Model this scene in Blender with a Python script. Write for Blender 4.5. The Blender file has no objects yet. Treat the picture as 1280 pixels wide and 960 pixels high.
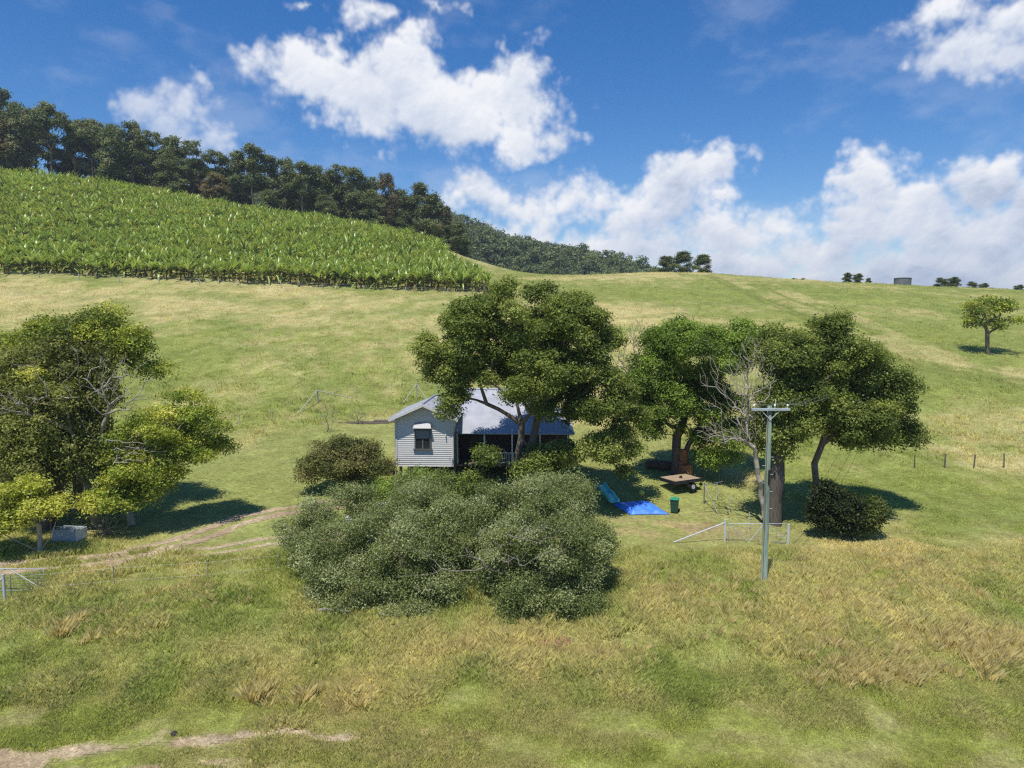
import bpy, math, random
import numpy as np
from mathutils import Vector, Matrix
random.seed(7); rng = np.random.default_rng(7)
S = bpy.context.scene; COL = S.collection
R = math.radians
# ------------------------------------------------------------------ camera
F = 887.0; PITCH = math.atan(80/F); CZ = 15.0
cd = bpy.data.cameras.new('camera'); cam = bpy.data.objects.new('camera', cd); COL.objects.link(cam)
cam.location = (0, 0, CZ); cam.rotation_euler = (math.pi/2-PITCH, 0, 0)
cd.sensor_width = 36; cd.lens = 36*F/1280; cd.clip_start = .5; cd.clip_end = 20000
S.camera = cam
# ------------------------------------------------------------------ sun and exposure
SUN_EL = 67.0; SUN_AZ = 205.0      # compass azimuth towards the sun (0 = +Y, clockwise): behind the camera, left
sd = bpy.data.lights.new('sun', 'SUN'); sun = bpy.data.objects.new('sun', sd); COL.objects.link(sun)
sd.energy = 4.8; sd.angle = R(.53); sd.color = (1.0, .955, .88)
sv = Vector((math.sin(R(SUN_AZ))*math.cos(R(SUN_EL)), math.cos(R(SUN_AZ))*math.cos(R(SUN_EL)), math.sin(R(SUN_EL))))
sun.rotation_euler = sv.to_track_quat('Z', 'Y').to_euler()
S.view_settings.view_transform = 'Standard'; S.view_settings.look = 'None'
S.cycles.max_bounces = 4; S.cycles.diffuse_bounces = 3; S.cycles.use_denoising = False; S.cycles.filter_width = 1.25; S.cycles.sample_clamp_indirect = 3; S.cycles.glossy_bounces = 2; S.cycles.transmission_bounces = 2; S.cycles.caustics_reflective = False; S.cycles.caustics_refractive = False
S.view_settings.exposure = 0.04; S.view_settings.gamma = 1; S.view_settings.use_curve_mapping = False

def at(x, y, Y):
    """world point seen at photo pixel x,y (1280 wide) at forward distance Y"""
    u = (x-640)/F; v = -(y-480)/F
    c, s = math.cos(PITCH), math.sin(PITCH)
    t = Y/(c+v*s)
    return Vector((u*t, Y, CZ+t*(-s+v*c)))
# ------------------------------------------------------------------ world: sky and clouds
W = bpy.data.worlds.new("World"); S.world = W; W.use_nodes = True
NT = W.node_tree; NT.nodes.clear()
def nd(t, kind, **kw):
    n = t.nodes.new(kind)
    for k, v in kw.items():
        if k.startswith('i_'):
            n.inputs[int(k[2:])].default_value = v
        else: setattr(n, k, v)
    return n
def lk(t, a, ai, b, bi): t.links.new(a.outputs[ai], b.inputs[bi])
def mth(t, op, a, b=None, c=None, clamp=False):
    n = t.nodes.new('ShaderNodeMath'); n.operation = op; n.use_clamp = clamp
    for i, v in enumerate((a, b, c)):
        if v is None: continue
        if isinstance(v, (int, float)): n.inputs[i].default_value = v
        else: t.links.new(v, n.inputs[i])
    return n.outputs[0]
def vmth(t, op, a, b=None, out=0):
    n = t.nodes.new('ShaderNodeVectorMath'); n.operation = op
    for i, v in enumerate((a, b)):
        if v is None: continue
        if isinstance(v, (tuple, list)): n.inputs[i].default_value = v
        else: t.links.new(v, n.inputs[i])
    return n.outputs[out]
def azel(x, y):
    p = at(x, y, 100)-Vector((0, 0, CZ)); p.normalize()
    return math.atan2(p.x, p.y), math.asin(p.z)
BLOBS = [(455,105,92,44,1),(540,130,120,50,1),(615,165,85,36,1),(640,120,48,46,1),(515,72,38,40,1),(395,100,60,34,1),(425,52,16,26,.7),(690,180,42,20,.42),
 (325,75,40,20,.42),(440,8,70,16,.36),(540,8,60,12,.34),(380,5,40,10,.3),(720,175,22,14,.3),
 (205,150,38,34,.75),(262,172,48,22,.62),(232,178,52,22,.62),
 (590,242,46,24,1),(655,262,50,22,.9),(700,268,52,30,.95),(745,250,42,20,.9),(865,218,50,32,1.1),(905,240,28,20,1),(845,250,60,34,1),(800,270,70,32,1),(905,290,90,44,1),
 (965,290,48,34,.9),(1080,235,40,34,1.15),(1075,285,70,40,1),(1130,262,52,30,1),(1165,295,70,40,1),(1235,240,50,30,1.1),(1245,290,80,50,1),(1300,260,60,50,1),
 (1020,320,70,34,1),(780,312,130,36,1),(930,330,150,34,1),(1150,335,220,40,1),(1380,300,140,60,1),(660,300,90,34,.9),
 (1185,12,52,20,.7),(1235,48,56,26,.8),(1275,55,36,22,.75),(1160,20,30,10,.4)]
_T = rng.random((256, 256))
def vn(x, y, s=0):
    x = x+s*17.31; y = y+s*9.77
    xi = np.floor(x).astype(int); yi = np.floor(y).astype(int); fx = x-xi; fy = y-yi
    fx = fx*fx*(3-2*fx); fy = fy*fy*(3-2*fy)
    g = lambda i, j: _T[(xi+i) & 255, (yi+j) & 255]
    return (g(0,0)*(1-fx)+g(1,0)*fx)*(1-fy)+(g(0,1)*(1-fx)+g(1,1)*fx)*fy
def fbm(x, y, s=0, o=4, gain=.5):
    r = 0; a = 1; t = 0
    for i in range(o):
        r = r+a*vn(x*2**i, y*2**i, s+i*3.1); t += a; a *= gain
    return r/t
def sstep(a, b, x):
    t = np.clip((x-a)/(b-a), 0, 1); return t*t*(3-2*t)
def worley(x, y, s):
    x = x+s*13.1; y = y+s*7.7; xi = np.floor(x).astype(int); yi = np.floor(y).astype(int); best = np.full(x.shape, 9., np.float32)
    for i in (-1, 0, 1):
        for j in (-1, 0, 1):
            cx = xi+i; cy = yi+j; px = cx+_T[cx & 255, cy & 255]; py = cy+_T[(cx+91) & 255, (cy+37) & 255]
            best = np.minimum(best, (px-x)**2+(py-y)**2)
    return np.sqrt(best)
# cloud layer worked out on an azimuth / elevation grid (radians), lit from above left
AZ0, AZ1, EL0, EL1 = -.90, .90, -.06, .78; CW_, CH_ = 2304, 1075
ga, ge = np.meshgrid(np.linspace(AZ0, AZ1, CW_), np.linspace(EL0, EL1, CH_)); ga = ga*F; ge = ge*F
wx_ = (fbm(ga/55, ge/55, 1, 6, .55)-.5)*62; wy_ = (fbm(ga/55, ge/55, 2, 6, .55)-.5)*46
qx, qy = ga+wx_, ge+wy_
Dn = np.full(ga.shape, -3.)
for bx_, by_, rx_, ry_, st in BLOBS:
    a_, e_ = azel(bx_, by_); l = np.sqrt(((qx-a_*F)/rx_)**2+((qy-e_*F)/ry_)**2)
    v = (st-l) if st >= 1 else (st-.15-l*.6)
    k = .22; h = np.clip(.5+.5*(v-Dn)/k, 0, 1); Dn = Dn*(1-h)+v*h+k*h*(1-h)
bil = (.55-worley(ga/34, ge/34, 1))*.55+(.55-worley(ga/15, ge/15, 2))*.30+(.55-worley(ga/7, ge/7, 3))*.16
Ds = Dn+(.55-worley(ga/34, ge/34, 1))*.5+(.55-worley(ga/15, ge/15, 2))*.16+(fbm(ga/18, ge/18, 6, 4, .5)-.5)*.45
Dn = Dn+.10-.22*sstep(.22*F, .17*F, ge)+bil*.75+(fbm(ga/48, ge/40, 8, 4)-.5)*.75+(fbm(ga/18, ge/18, 6, 6, .55)-.5)*.62
dens = np.clip(Dn, 0, 1.1)
tau = np.zeros_like(dens)
for k in range(1, 15):
    d_ = int(k*5); sx = int(-k*1.6)
    sh_ = np.zeros_like(dens); sh_[:-d_, :] = dens[d_:, :]; tau += np.roll(sh_, -sx if False else sx*-1, axis=1)*(1.0 if k < 6 else .7)
lit = np.exp(-tau*.12)
# finer self shading from the local slope of the field
gy_, gx_ = np.gradient(Ds); slope = np.clip((-gy_*1.0+gx_*.5)*6.0, -.4, .35)
val = np.clip(.30+.74*lit+slope*.5+(fbm(ga/60, ge/45, 9, 5)-.5)*1.15, 0, 1)
upper = sstep(.20*F, .30*F, ge)                              # the high thin cloud is lit through
val = val*(1-upper*.25)+upper*.25*np.clip(.80+slope*.5, 0, 1)
c0 = np.array((.36, .45, .62)); c1 = np.array((.66, .72, .84)); c2_ = np.array((.93, .94, .97)); t_ = val[..., None]
colr = np.where(t_ < .5, c0+(c1-c0)*t_*2, c1+(c2_-c1)*(t_-.5)*2)
alpha = sstep(-.04, .68, Dn)*(1-.12*sstep(.3, 0., Dn))
veil = sstep(.50, .8, fbm(ga/120, ge/60, 12, 6, .6))*.14+.10*sstep(.16*F, .03*F, ge)     # faint veil lower down
alpha = alpha*(1-.35*np.exp(-((ga-azel(225,160)[0]*F)/110)**2-((ge-azel(225,160)[1]*F)/80)**2))
a2 = np.clip(alpha+veil*(1-alpha), 0, 1)
img = bpy.data.images.new('cloud_layer', CW_, CH_, alpha=True, float_buffer=True); img.colorspace_settings.name = 'Non-Color'; img.alpha_mode = 'CHANNEL_PACKED'
buf = np.concatenate([colr, a2[..., None]], -1).astype(np.float32); img.pixels.foreach_set(buf.ravel()); img.update()
tc = nd(NT, 'ShaderNodeTexCoord'); sep = nd(NT, 'ShaderNodeSeparateXYZ'); lk(NT, tc, 'Generated', sep, 0)
az = mth(NT, 'ARCTAN2', sep.outputs[0], sep.outputs[1]); el = mth(NT, 'ARCSINE', sep.outputs[2])
cb = nd(NT, 'ShaderNodeCombineXYZ'); NT.links.new(mth(NT, 'MULTIPLY_ADD', az, 1/(AZ1-AZ0), -AZ0/(AZ1-AZ0)), cb.inputs[0]); NT.links.new(mth(NT, 'MULTIPLY_ADD', el, 1/(EL1-EL0), -EL0/(EL1-EL0)), cb.inputs[1])
it = nd(NT, 'ShaderNodeTexImage', interpolation='Cubic', extension='CLIP'); it.image = img; lk(NT, cb, 0, it, 0)
sky = nd(NT, 'ShaderNodeTexSky', sky_type='NISHITA', sun_disc=False)
sky.sun_elevation = R(SUN_EL); sky.sun_rotation = R(SUN_AZ); sky.air_density = 1.0; sky.dust_density = .15; sky.ozone_density = 3.0; sky.altitude = 300
SKY_ST = .11
hs = nd(NT, 'ShaderNodeHueSaturation'); hs.inputs['Hue'].default_value = .508; hs.inputs['Saturation'].default_value = 1.38; hs.inputs['Value'].default_value = 1.12; lk(NT, sky, 0, hs, 'Color')
ccl = vmth(NT, 'SCALE', it.outputs[0]); NT.nodes[-1].inputs['Scale'].default_value = 1/SKY_ST
mx = nd(NT, 'ShaderNodeMix', data_type='RGBA'); NT.links.new(it.outputs[1], mx.inputs[0]); lk(NT, hs, 0, mx, 6); NT.links.new(ccl, mx.inputs[7])
bg = nd(NT, 'ShaderNodeBackground'); bg.inputs[1].default_value = SKY_ST; lk(NT, mx, 2, bg, 0)
wo = nd(NT, 'ShaderNodeOutputWorld'); lk(NT, bg, 0, wo, 0)
W.cycles.sampling_method = 'MANUAL'; W.cycles.sample_map_resolution = 512

# ------------------------------------------------------------------ helpers
def srgb(*c):
    return tuple(((v/255)/12.92 if v/255 <= .04045 else ((v/255+.055)/1.055)**2.4) for v in c)
def tag(o, label=None, cat=None, group=None, kind=None):
    if label: o['label'] = label
    if cat: o['category'] = cat
    if group: o['group'] = group
    if kind: o['kind'] = kind
    return o
def empty(name, loc, label=None, cat=None, group=None, rz=0):
    o = bpy.data.objects.new(name, None); COL.objects.link(o); o.location = loc; o.rotation_euler = (0, 0, rz)
    o.empty_display_size = .3
    return tag(o, label, cat, group)
def npmesh(name, V, Fs, m=None, parent=None, col=None, smooth=False):
    """V (n,3), Fs: (m,k) array or list of such"""
    V = np.asarray(V, dtype=np.float32)
    if not isinstance(Fs, list): Fs = [Fs]
    Fs = [np.asarray(f, dtype=np.int32) for f in Fs if len(f)]
    me = bpy.data.meshes.new(name)
    me.vertices.add(len(V)); me.vertices.foreach_set('co', V.ravel())
    loops = np.concatenate([f.ravel() for f in Fs]); cnt = np.concatenate([np.full(len(f), f.shape[1], np.int32) for f in Fs])
    me.loops.add(len(loops)); me.loops.foreach_set('vertex_index', loops)
    st = np.concatenate([[0], np.cumsum(cnt)[:-1]]).astype(np.int32)
    me.polygons.add(len(cnt)); me.polygons.foreach_set('loop_start', st)
    try: me.polygons.foreach_set('loop_total', cnt)
    except Exception: pass
    if smooth: me.polygons.foreach_set('use_smooth', np.ones(len(cnt), bool))
    me.update(calc_edges=True); me.validate()
    if col is not None:
        a = me.color_attributes.new('Col', 'FLOAT_COLOR', 'POINT')
        c4 = np.ones((len(V), 4), np.float32); c4[:, :3] = col
        a.data.foreach_set('color', c4.ravel())
    o = bpy.data.objects.new(name, me); COL.objects.link(o)
    if m: me.materials.append(m)
    if parent: o.parent = parent
    return o
class MB:
    def __init__(s): s.v = []; s.f = []
    def add(s, vs, fs):
        n = len(s.v); s.v += [tuple(v) for v in vs]; s.f += [tuple(i+n for i in f) for f in fs]
    def box(s, c, d, rot=None):
        c = Vector(c); vs = []
        for x in (-.5, .5):
            for y in (-.5, .5):
                for z in (-.5, .5):
                    p = Vector((x*d[0], y*d[1], z*d[2]))
                    if rot is not None: p = rot @ p
                    vs.append(c+p)
        s.add(vs, [(0,1,3,2),(4,6,7,5),(0,4,5,1),(2,3,7,6),(0,2,6,4),(1,5,7,3)]); return s
    def tube(s, pts, rad, n=8, cap=True):
        pts = [Vector(p) for p in pts]
        if not hasattr(rad, '__len__'): rad = [rad]*len(pts)
        rings = []
        for i, p in enumerate(pts):
            t = (pts[min(i+1, len(pts)-1)]-pts[max(i-1, 0)]).normalized()
            a = t.cross(Vector((0, 0, 1)) if abs(t.z) < .9 else Vector((1, 0, 0))).normalized(); b = t.cross(a)
            rings += [p+(a*math.cos(2*math.pi*k/n)+b*math.sin(2*math.pi*k/n))*rad[i] for k in range(n)]
        fs = []
        for i in range(len(pts)-1):
            for k in range(n):
                k2 = (k+1) % n
                fs.append((i*n+k, i*n+k2, (i+1)*n+k2, (i+1)*n+k))
        if cap: fs += [tuple(range(n)), tuple(range((len(pts)-1)*n, len(pts)*n))]
        s.add(rings, fs); return s
    def beam(s, a, b, w, h=None):
        a, b = Vector(a), Vector(b); d = b-a
        q = d.to_track_quat('X', 'Z').to_matrix()
        return s.box((a+b)/2, (d.length, w, h or w), q)
    def poly(s, pts): s.add(pts, [tuple(range(len(pts)))]); return s
    def build(s, name, m, parent=None, smooth=False, bevel=0):
        me = bpy.data.meshes.new(name); me.from_pydata(s.v, [], s.f); me.update()
        if smooth: me.polygons.foreach_set('use_smooth', np.ones(len(me.polygons), bool))
        o = bpy.data.objects.new(name, me); COL.objects.link(o); me.materials.append(m)
        if parent: o.parent = parent
        if bevel:
            b = o.modifiers.new('bevel', 'BEVEL'); b.width = bevel; b.segments = 2
        return o
# ------------------------------------------------------------------ materials
def pmat(name, c, rough=.7, var=.25, scale=4., metal=0, bump=0., spec=.4, c2=None, stretch=None):
    m = bpy.data.materials.new(name); m.use_nodes = True; t = m.node_tree; b = t.nodes['Principled BSDF']
    b.inputs['Roughness'].default_value = rough; b.inputs['Metallic'].default_value = metal; b.inputs['Specular IOR Level'].default_value = spec
    tcn = nd(t, 'ShaderNodeTexCoord'); n = nd(t, 'ShaderNodeTexNoise'); n.inputs['Scale'].default_value = scale; n.inputs['Detail'].default_value = 6
    if stretch:
        mp = nd(t, 'ShaderNodeMapping'); mp.inputs['Scale'].default_value = stretch; lk(t, tcn, 'Object', mp, 0); lk(t, mp, 0, n, 'Vector')
    else: lk(t, tcn, 'Object', n, 'Vector')
    cr = nd(t, 'ShaderNodeValToRGB'); cr.color_ramp.elements[0].position = .3; cr.color_ramp.elements[1].position = .7
    lo = c2 if c2 else tuple(v*(1-var) for v in c)
    cr.color_ramp.elements[0].color = (*lo, 1); cr.color_ramp.elements[1].color = (*(c if c2 else [min(1, v*(1+var*.5)) for v in c]), 1)
    lk(t, n, 0, cr, 0); lk(t, cr, 0, b, 'Base Color')
    if bump:
        bp = nd(t, 'ShaderNodeBump'); bp.inputs['Strength'].default_value = bump; bp.inputs['Distance'].default_value = .03; lk(t, n, 0, bp, 'Height'); lk(t, bp, 0, b, 'Normal')
    return m
def leafmat(name, trans=.3, rough=.55, spec=.3, tint=(1.25, 1.2, .55, 1)):
    m = bpy.data.materials.new(name); m.use_nodes = True; t = m.node_tree; b = t.nodes['Principled BSDF']
    b.inputs['Roughness'].default_value = rough; b.inputs['Specular IOR Level'].default_value = spec
    a = nd(t, 'ShaderNodeVertexColor', layer_name='Col')
    n = nd(t, 'ShaderNodeTexNoise'); n.inputs['Scale'].default_value = 1.3; n.inputs['Detail'].default_value = 3
    g = nd(t, 'ShaderNodeNewGeometry'); lk(t, g, 'Position', n, 'Vector')
    v = mth(t, 'MULTIPLY_ADD', n.outputs[0], .5, .75)
    h = nd(t, 'ShaderNodeHueSaturation'); t.links.new(v, h.inputs['Value']); lk(t, a, 0, h, 'Color'); lk(t, h, 0, b, 'Base Color')
    tr = nd(t, 'ShaderNodeBsdfTranslucent'); h2 = nd(t, 'ShaderNodeMix', data_type='RGBA', blend_type='MULTIPLY'); h2.inputs[0].default_value = 1
    h2.inputs[7].default_value = tint; lk(t, h, 0, h2, 6); lk(t, h2, 2, tr, 0)
    ms = nd(t, 'ShaderNodeMixShader'); ms.inputs[0].default_value = trans; lk(t, b, 0, ms, 1); lk(t, tr, 0, ms, 2)
    lk(t, ms, 0, t.nodes['Material Output'], 0)
    return m
M_leaf = leafmat('leaf', .36); M_grass = leafmat('grass_blade', .42, .8, .1, (1.08, 1.08, .88, 1)); M_ban = leafmat('banana_leaf', .3, .38, .6)
def groundmat(name):
    m = bpy.data.materials.new(name); m.use_nodes = True; t = m.node_tree; b = t.nodes['Principled BSDF']
    b.inputs['Roughness'].default_value = .95; b.inputs['Specular IOR Level'].default_value = .1
    a = nd(t, 'ShaderNodeVertexColor', layer_name='Col'); g = nd(t, 'ShaderNodeNewGeometry')
    n = nd(t, 'ShaderNodeTexNoise'); n.inputs['Scale'].default_value = 2.2; n.inputs['Detail'].default_value = 8; n.inputs['Roughness'].default_value = .7; lk(t, g, 'Position', n, 'Vector')
    n.inputs['Scale'].default_value = 3.4; n2 = nd(t, 'ShaderNodeTexNoise'); n2.inputs['Scale'].default_value = .5; n2.inputs['Detail'].default_value = 9; n2.inputs['Roughness'].default_value = .75; lk(t, g, 'Position', n2, 'Vector')
    v = mth(t, 'MULTIPLY_ADD', n.outputs[0], 2.0, 0.0); v2 = mth(t, 'MULTIPLY_ADD', n2.outputs[0], 1.3, .35)
    n3 = nd(t, 'ShaderNodeTexNoise'); n3.inputs['Scale'].default_value = 13; n3.inputs['Detail'].default_value = 4; n3.inputs['Roughness'].default_value = .7; lk(t, g, 'Position', n3, 'Vector')
    v = mth(t, 'MULTIPLY', v, v2); v = mth(t, 'MULTIPLY', v, mth(t, 'MULTIPLY_ADD', n3.outputs[0], 2.2, -.1))
    h = nd(t, 'ShaderNodeHueSaturation'); t.links.new(v, h.inputs['Value']); lk(t, a, 0, h, 'Color')
    t.links.new(mth(t, 'MULTIPLY_ADD', n2.outputs[0], .06, .47), h.inputs['Hue']); lk(t, h, 0, b, 'Base Color')
    bp = nd(t, 'ShaderNodeBump'); bp.inputs['Strength'].default_value = .7; bp.inputs['Distance'].default_value = .12; lk(t, n, 0, bp, 'Height'); lk(t, bp, 0, b, 'Normal')
    return m
M_ground = groundmat('pasture')
M_bark = pmat('bark', srgb(120,108,94), .9, .45, 3, bump=.6, stretch=(3,3,.6))
M_barkdark = pmat('bark_dark', srgb(98,91,82), .9, .45, 3, bump=.6, stretch=(3,3,.6))
M_barkpale = pmat('bark_pale', srgb(172,166,154), .85, .3, 3, bump=.4, stretch=(3,3,.6))
M_dead = pmat('dead_wood', srgb(158,150,138), .9, .3, 2, bump=.3)
M_twig = pmat('grey_twigs', srgb(140,132,120), .9, .3, 2)
M_white = pmat('white_paint', (.66,.65,.64), .6, .06, 1.5)
M_rail = pmat('white_rail', (.75,.75,.73), .6, .08, 3)
M_roof = pmat('zinc_roof', (.40,.42,.47), .5, .10, .8, metal=.1)
M_dark = pmat('dark_void', (.02,.018,.016), .9, .3, 2)
M_wood = pmat('weathered_timber', srgb(120,108,96), .9, .35, 4, bump=.3, stretch=(1,1,6))
M_galv = pmat('galvanised_steel', (.60,.62,.64), .5, .12, 6, metal=.15)
M_wire = pmat('wire', (.25,.25,.25), .5, .1, 6, metal=.4)
M_black = pmat('black_steel', (.025,.025,.027), .5, .3, 6)
M_rubber = pmat('rubber', (.018,.018,.018), .85, .3, 8)
M_glass = pmat('window_glass', (.03,.035,.04), .08, .1, 2, spec=.8)
# ------------------------------------------------------------------ terrain height
CP = [(-260,960,22.8),(300,960,22.9),(900,960,22.9),(1540,960,23.2),(-260,880,26.4),(0,880,26.5),(640,880,26.5),(1280,870,26.8),(1540,870,26.8),
 (-260,745,35),(0,745,35),(300,735,36),(640,727,36.5),(955,727,36),(1280,735,36.3),(1540,735,36.5),
 (-200,690,41.5),(100,690,41.5),(300,650,47.5),(640,640,50.5),(843,640,50),(968,655,48.5),(1280,640,52),(1540,640,52),
 (250,600,57),(450,570,63),(530,600,56),(700,590,58),(850,590,58),(1000,590,60),(1143,587,62.5),(1255,582,64),(1540,582,64),
 (-200,560,67),(100,560,66),(372,520,78),(480,505,84),(700,520,78),(900,520,78),(1100,520,79),(1280,520,80),(1540,520,80),
 (-200,450,97),(0,450,98),(400,450,98),(700,450,98),(1000,450,100),(1235,445,103),(1540,450,103),
 (-200,400,119),(0,400,120),(400,400,121),(700,400,122),(1000,400,124),(1280,404,128),(1540,408,128),
 (-200,345,150),(0,345,150),(300,357,148),(560,366,145),(700,368,150),(850,368,155),(1000,373,150),
 (-150,205,238),(0,224,238),(150,242,238),(300,270,238),(450,292,235),(560,314,228),(600,338,205),
 (700,344,208),(800,342,206),(880,342,200),(1000,350,185),(1128,356,175),(1280,363,165),(1540,372,160)]
pts = [tuple(at(*c)) for c in CP]
pts += [(0,0,.0),(-60,0,.2),(60,0,0),(0,-60,-.8),(-90,-60,-.5),(90,-60,-.8),(-120,40,1),(120,40,1.5),
 (20,255,23),(60,260,20),(110,235,16),(180,215,12),(30,330,14),(150,330,0),(260,160,16),(260,60,3),
 (-180,266,66),(-95,264,53),(-45,258,42),(-180,330,62),(-95,330,46),(-30,320,26),(-280,240,78),(-280,330,78),(-240,150,27),(-260,60,4)]
Pc = np.array(pts, float)
def _k(r2): return np.where(r2 > 1e-9, r2*np.log(np.maximum(r2, 1e-9)), 0)
SC = 100.
A_ = Pc[:, :2]/SC; n_ = len(A_)
K = _k(((A_[:, None]-A_[None])**2).sum(-1))+np.eye(n_)*2e-5
Mx = np.zeros((n_+3, n_+3)); Mx[:n_, :n_] = K; Mx[:n_, n_] = 1; Mx[:n_, n_+1:] = A_; Mx[n_, :n_] = 1; Mx[n_+1:, :n_] = A_.T
wts = np.linalg.solve(Mx, np.concatenate([Pc[:, 2], np.zeros(3)]))
def ground(x, y):
    x = np.atleast_1d(np.asarray(x, float)); y = np.atleast_1d(np.asarray(y, float)); sh = x.shape
    q = np.stack([x.ravel(), y.ravel()], 1)/SC; out = np.empty(len(q))
    for i in range(0, len(q), 40000):
        b = q[i:i+40000]; out[i:i+40000] = _k(((b[:, None]-A_[None])**2).sum(-1)) @ wts[:n_]+wts[n_]+b @ wts[n_+1:]
    z = out.reshape(sh)
    d = np.hypot(x, (y-120)); w = sstep(260, 420, d)
    z = np.clip(z, -25, 95)*(1-w)+(-12)*w
    z = z+(fbm(x/7, y/7, 3, 3)-.5)*.5*sstep(20, 60, y)+(fbm(x/2.1, y/2.1, 5, 2)-.5)*.16
    return z
def gz(x, y): return float(ground([x], [y])[0])
def gp(px, py, Y, sink=0):
    """ground point under the photo column px at distance Y"""
    py = 600.; p = at(px, py, Y)
    for _ in range(4):
        z = gz(p.x, Y); py = float(proj(p.x, Y, z)[1]); p = at(px, py, Y)
    return Vector((p.x, Y, gz(p.x, Y)-sink))
def proj(x, y, z):
    """photo pixel of world points, used only to lay out ground colours that follow the hillside"""
    c, s = math.cos(PITCH), math.sin(PITCH); zz = z-CZ
    d = np.maximum(y*c-zz*s, .1); return 640+F*x/d, 480-F*(y*s+zz*c)/d
# tracks in world coordinates
def path(pxs): return np.array([[*at(*p)[:2]] for p in pxs])
DRIVE = path([(-260,720,37.5),(-60,716,38.2),(60,708,39.2),(150,697,40.5),(230,676,43.3),(300,650,47.3),(345,640,48.8),(430,628,50.5)])
SPUR = path([(150,700,40.2),(260,690,41.5),(340,677,43.2),(420,672,44)])
TRACK = path([(-260,950,22.7),(0,938,23.3),(150,925,23.9),(320,914,24.4),(450,912,24.5),(640,916,24.3)])
def pdist(x, y, P):
    best = np.full(x.shape, 1e9); sgn = np.zeros(x.shape); al = np.zeros(x.shape); acc = 0
    for a, b in zip(P[:-1], P[1:]):
        d = b-a; L = np.hypot(*d); t = np.clip(((x-a[0])*d[0]+(y-a[1])*d[1])/L**2, 0, 1)
        ex = x-a[0]-t*d[0]; ey = y-a[1]-t*d[1]; r = np.hypot(ex, ey); m = r < best
        best = np.where(m, r, best); sgn = np.where(m, np.sign(d[0]*ey-d[1]*ex), sgn); al = np.where(m, acc+t*L, al); acc += L
    return best*sgn, al
HT = [path([(925,356,178),(1010,385,140),(1090,420,113),(1190,455,97),(1280,470,93),(1500,500,85)]),
      path([(885,352,185),(960,380,145),(1040,415,116),(1150,455,97),(1240,475,92),(1500,520,80)])]
def ruts(x, y, P, w, gauge, s):
    d, al = pdist(x, y, P); n = fbm(x/1.1, y/1.1, s, 4)
    n2 = fbm(al/3, d*.3, s+4, 3)
    dd = np.minimum(abs(d-gauge+(n2-.5)*.5), abs(d+gauge+(n2-.5)*.5))
    return np.clip(sstep(w*1.5, w*.4, dd+(n-.5)*.9*w*1.6), 0, 1)
def bare(x, y):
    m = np.maximum(ruts(x, y, DRIVE, .5, .78, 11), ruts(x, y, SPUR, .34, .6, 12)*.85)
    d, al = pdist(x, y, TRACK); n = fbm(x/1.4, y/1.0, 13, 4)
    fade = sstep(2., -9., x)
    a = sstep(.55, .1, abs(d-.1)+(n-.5)*1.8)*fade; b = sstep(.45, .1, abs(d+1.15)+(n-.5)*2.0)*sstep(-5, -13, x)
    return np.clip(np.maximum(m, np.maximum(a, b)*.9), 0, 1)
C_GR = np.array(srgb(136,140,72)); C_GR2 = np.array(srgb(116,126,64)); C_ST = np.array(srgb(182,168,118))
C_DIRT = np.array(srgb(180,162,134)); C_RED = np.array(srgb(150,124,98))
def dryness(x, y):
    n = fbm(x/13, y/13, 21, 4, .6); n2 = fbm(x/2.2, y/3.4, 22, 4, .6); n3 = fbm(x/34, y/20, 25, 3)
    d = .45*n+.4*n2+.35*n3-.14
    hill = sstep(88, 128, y)*sstep(45, 15, x)               # the paddock under the bananas is strawy
    d = d+.16*hill*sstep(165, 135, y)
    d = d+.14*sstep(.15, 1., np.exp(-(((x-24)/34)**2+((y-190)/14)**2)))
    d = d-.04*sstep(46, 40, y)*sstep(0, 14, x)+.05*np.exp(-(((x-11)/9)**2+((y-33.5)/4.5)**2))+.05*np.exp(-(((x-2)/6)**2+((y-31.)/3)**2))+.0*sstep(46, 40, y)
    d = d-.20*sstep(.5, 1, np.exp(-((y-54)/12)**2))*sstep(-4, -12, x)*sstep(46, 52, y)
    d = d-.06*sstep(30, 60, x)*sstep(70, 110, y)
    return np.clip(sstep(.36, .72, d), 0, 1)
def mown(x, y):
    """short grass: yard round the house, the lane at the bottom"""
    w = (fbm(x/3, y/3, 31, 3)-.5)
    yard = sstep(1.15, .9, np.hypot((x+6)/22, (y-57)/21)+w*.15)*sstep(40, 42.5, y+w*3)
    yard = np.maximum(yard, sstep(1.1, .85, np.hypot((x-12)/10, (y-50)/9)+w*.2))
    lane = sstep(27.6, 25.8, y+w*3.0+.02*x)
    return np.maximum(yard, lane), yard, lane
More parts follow.
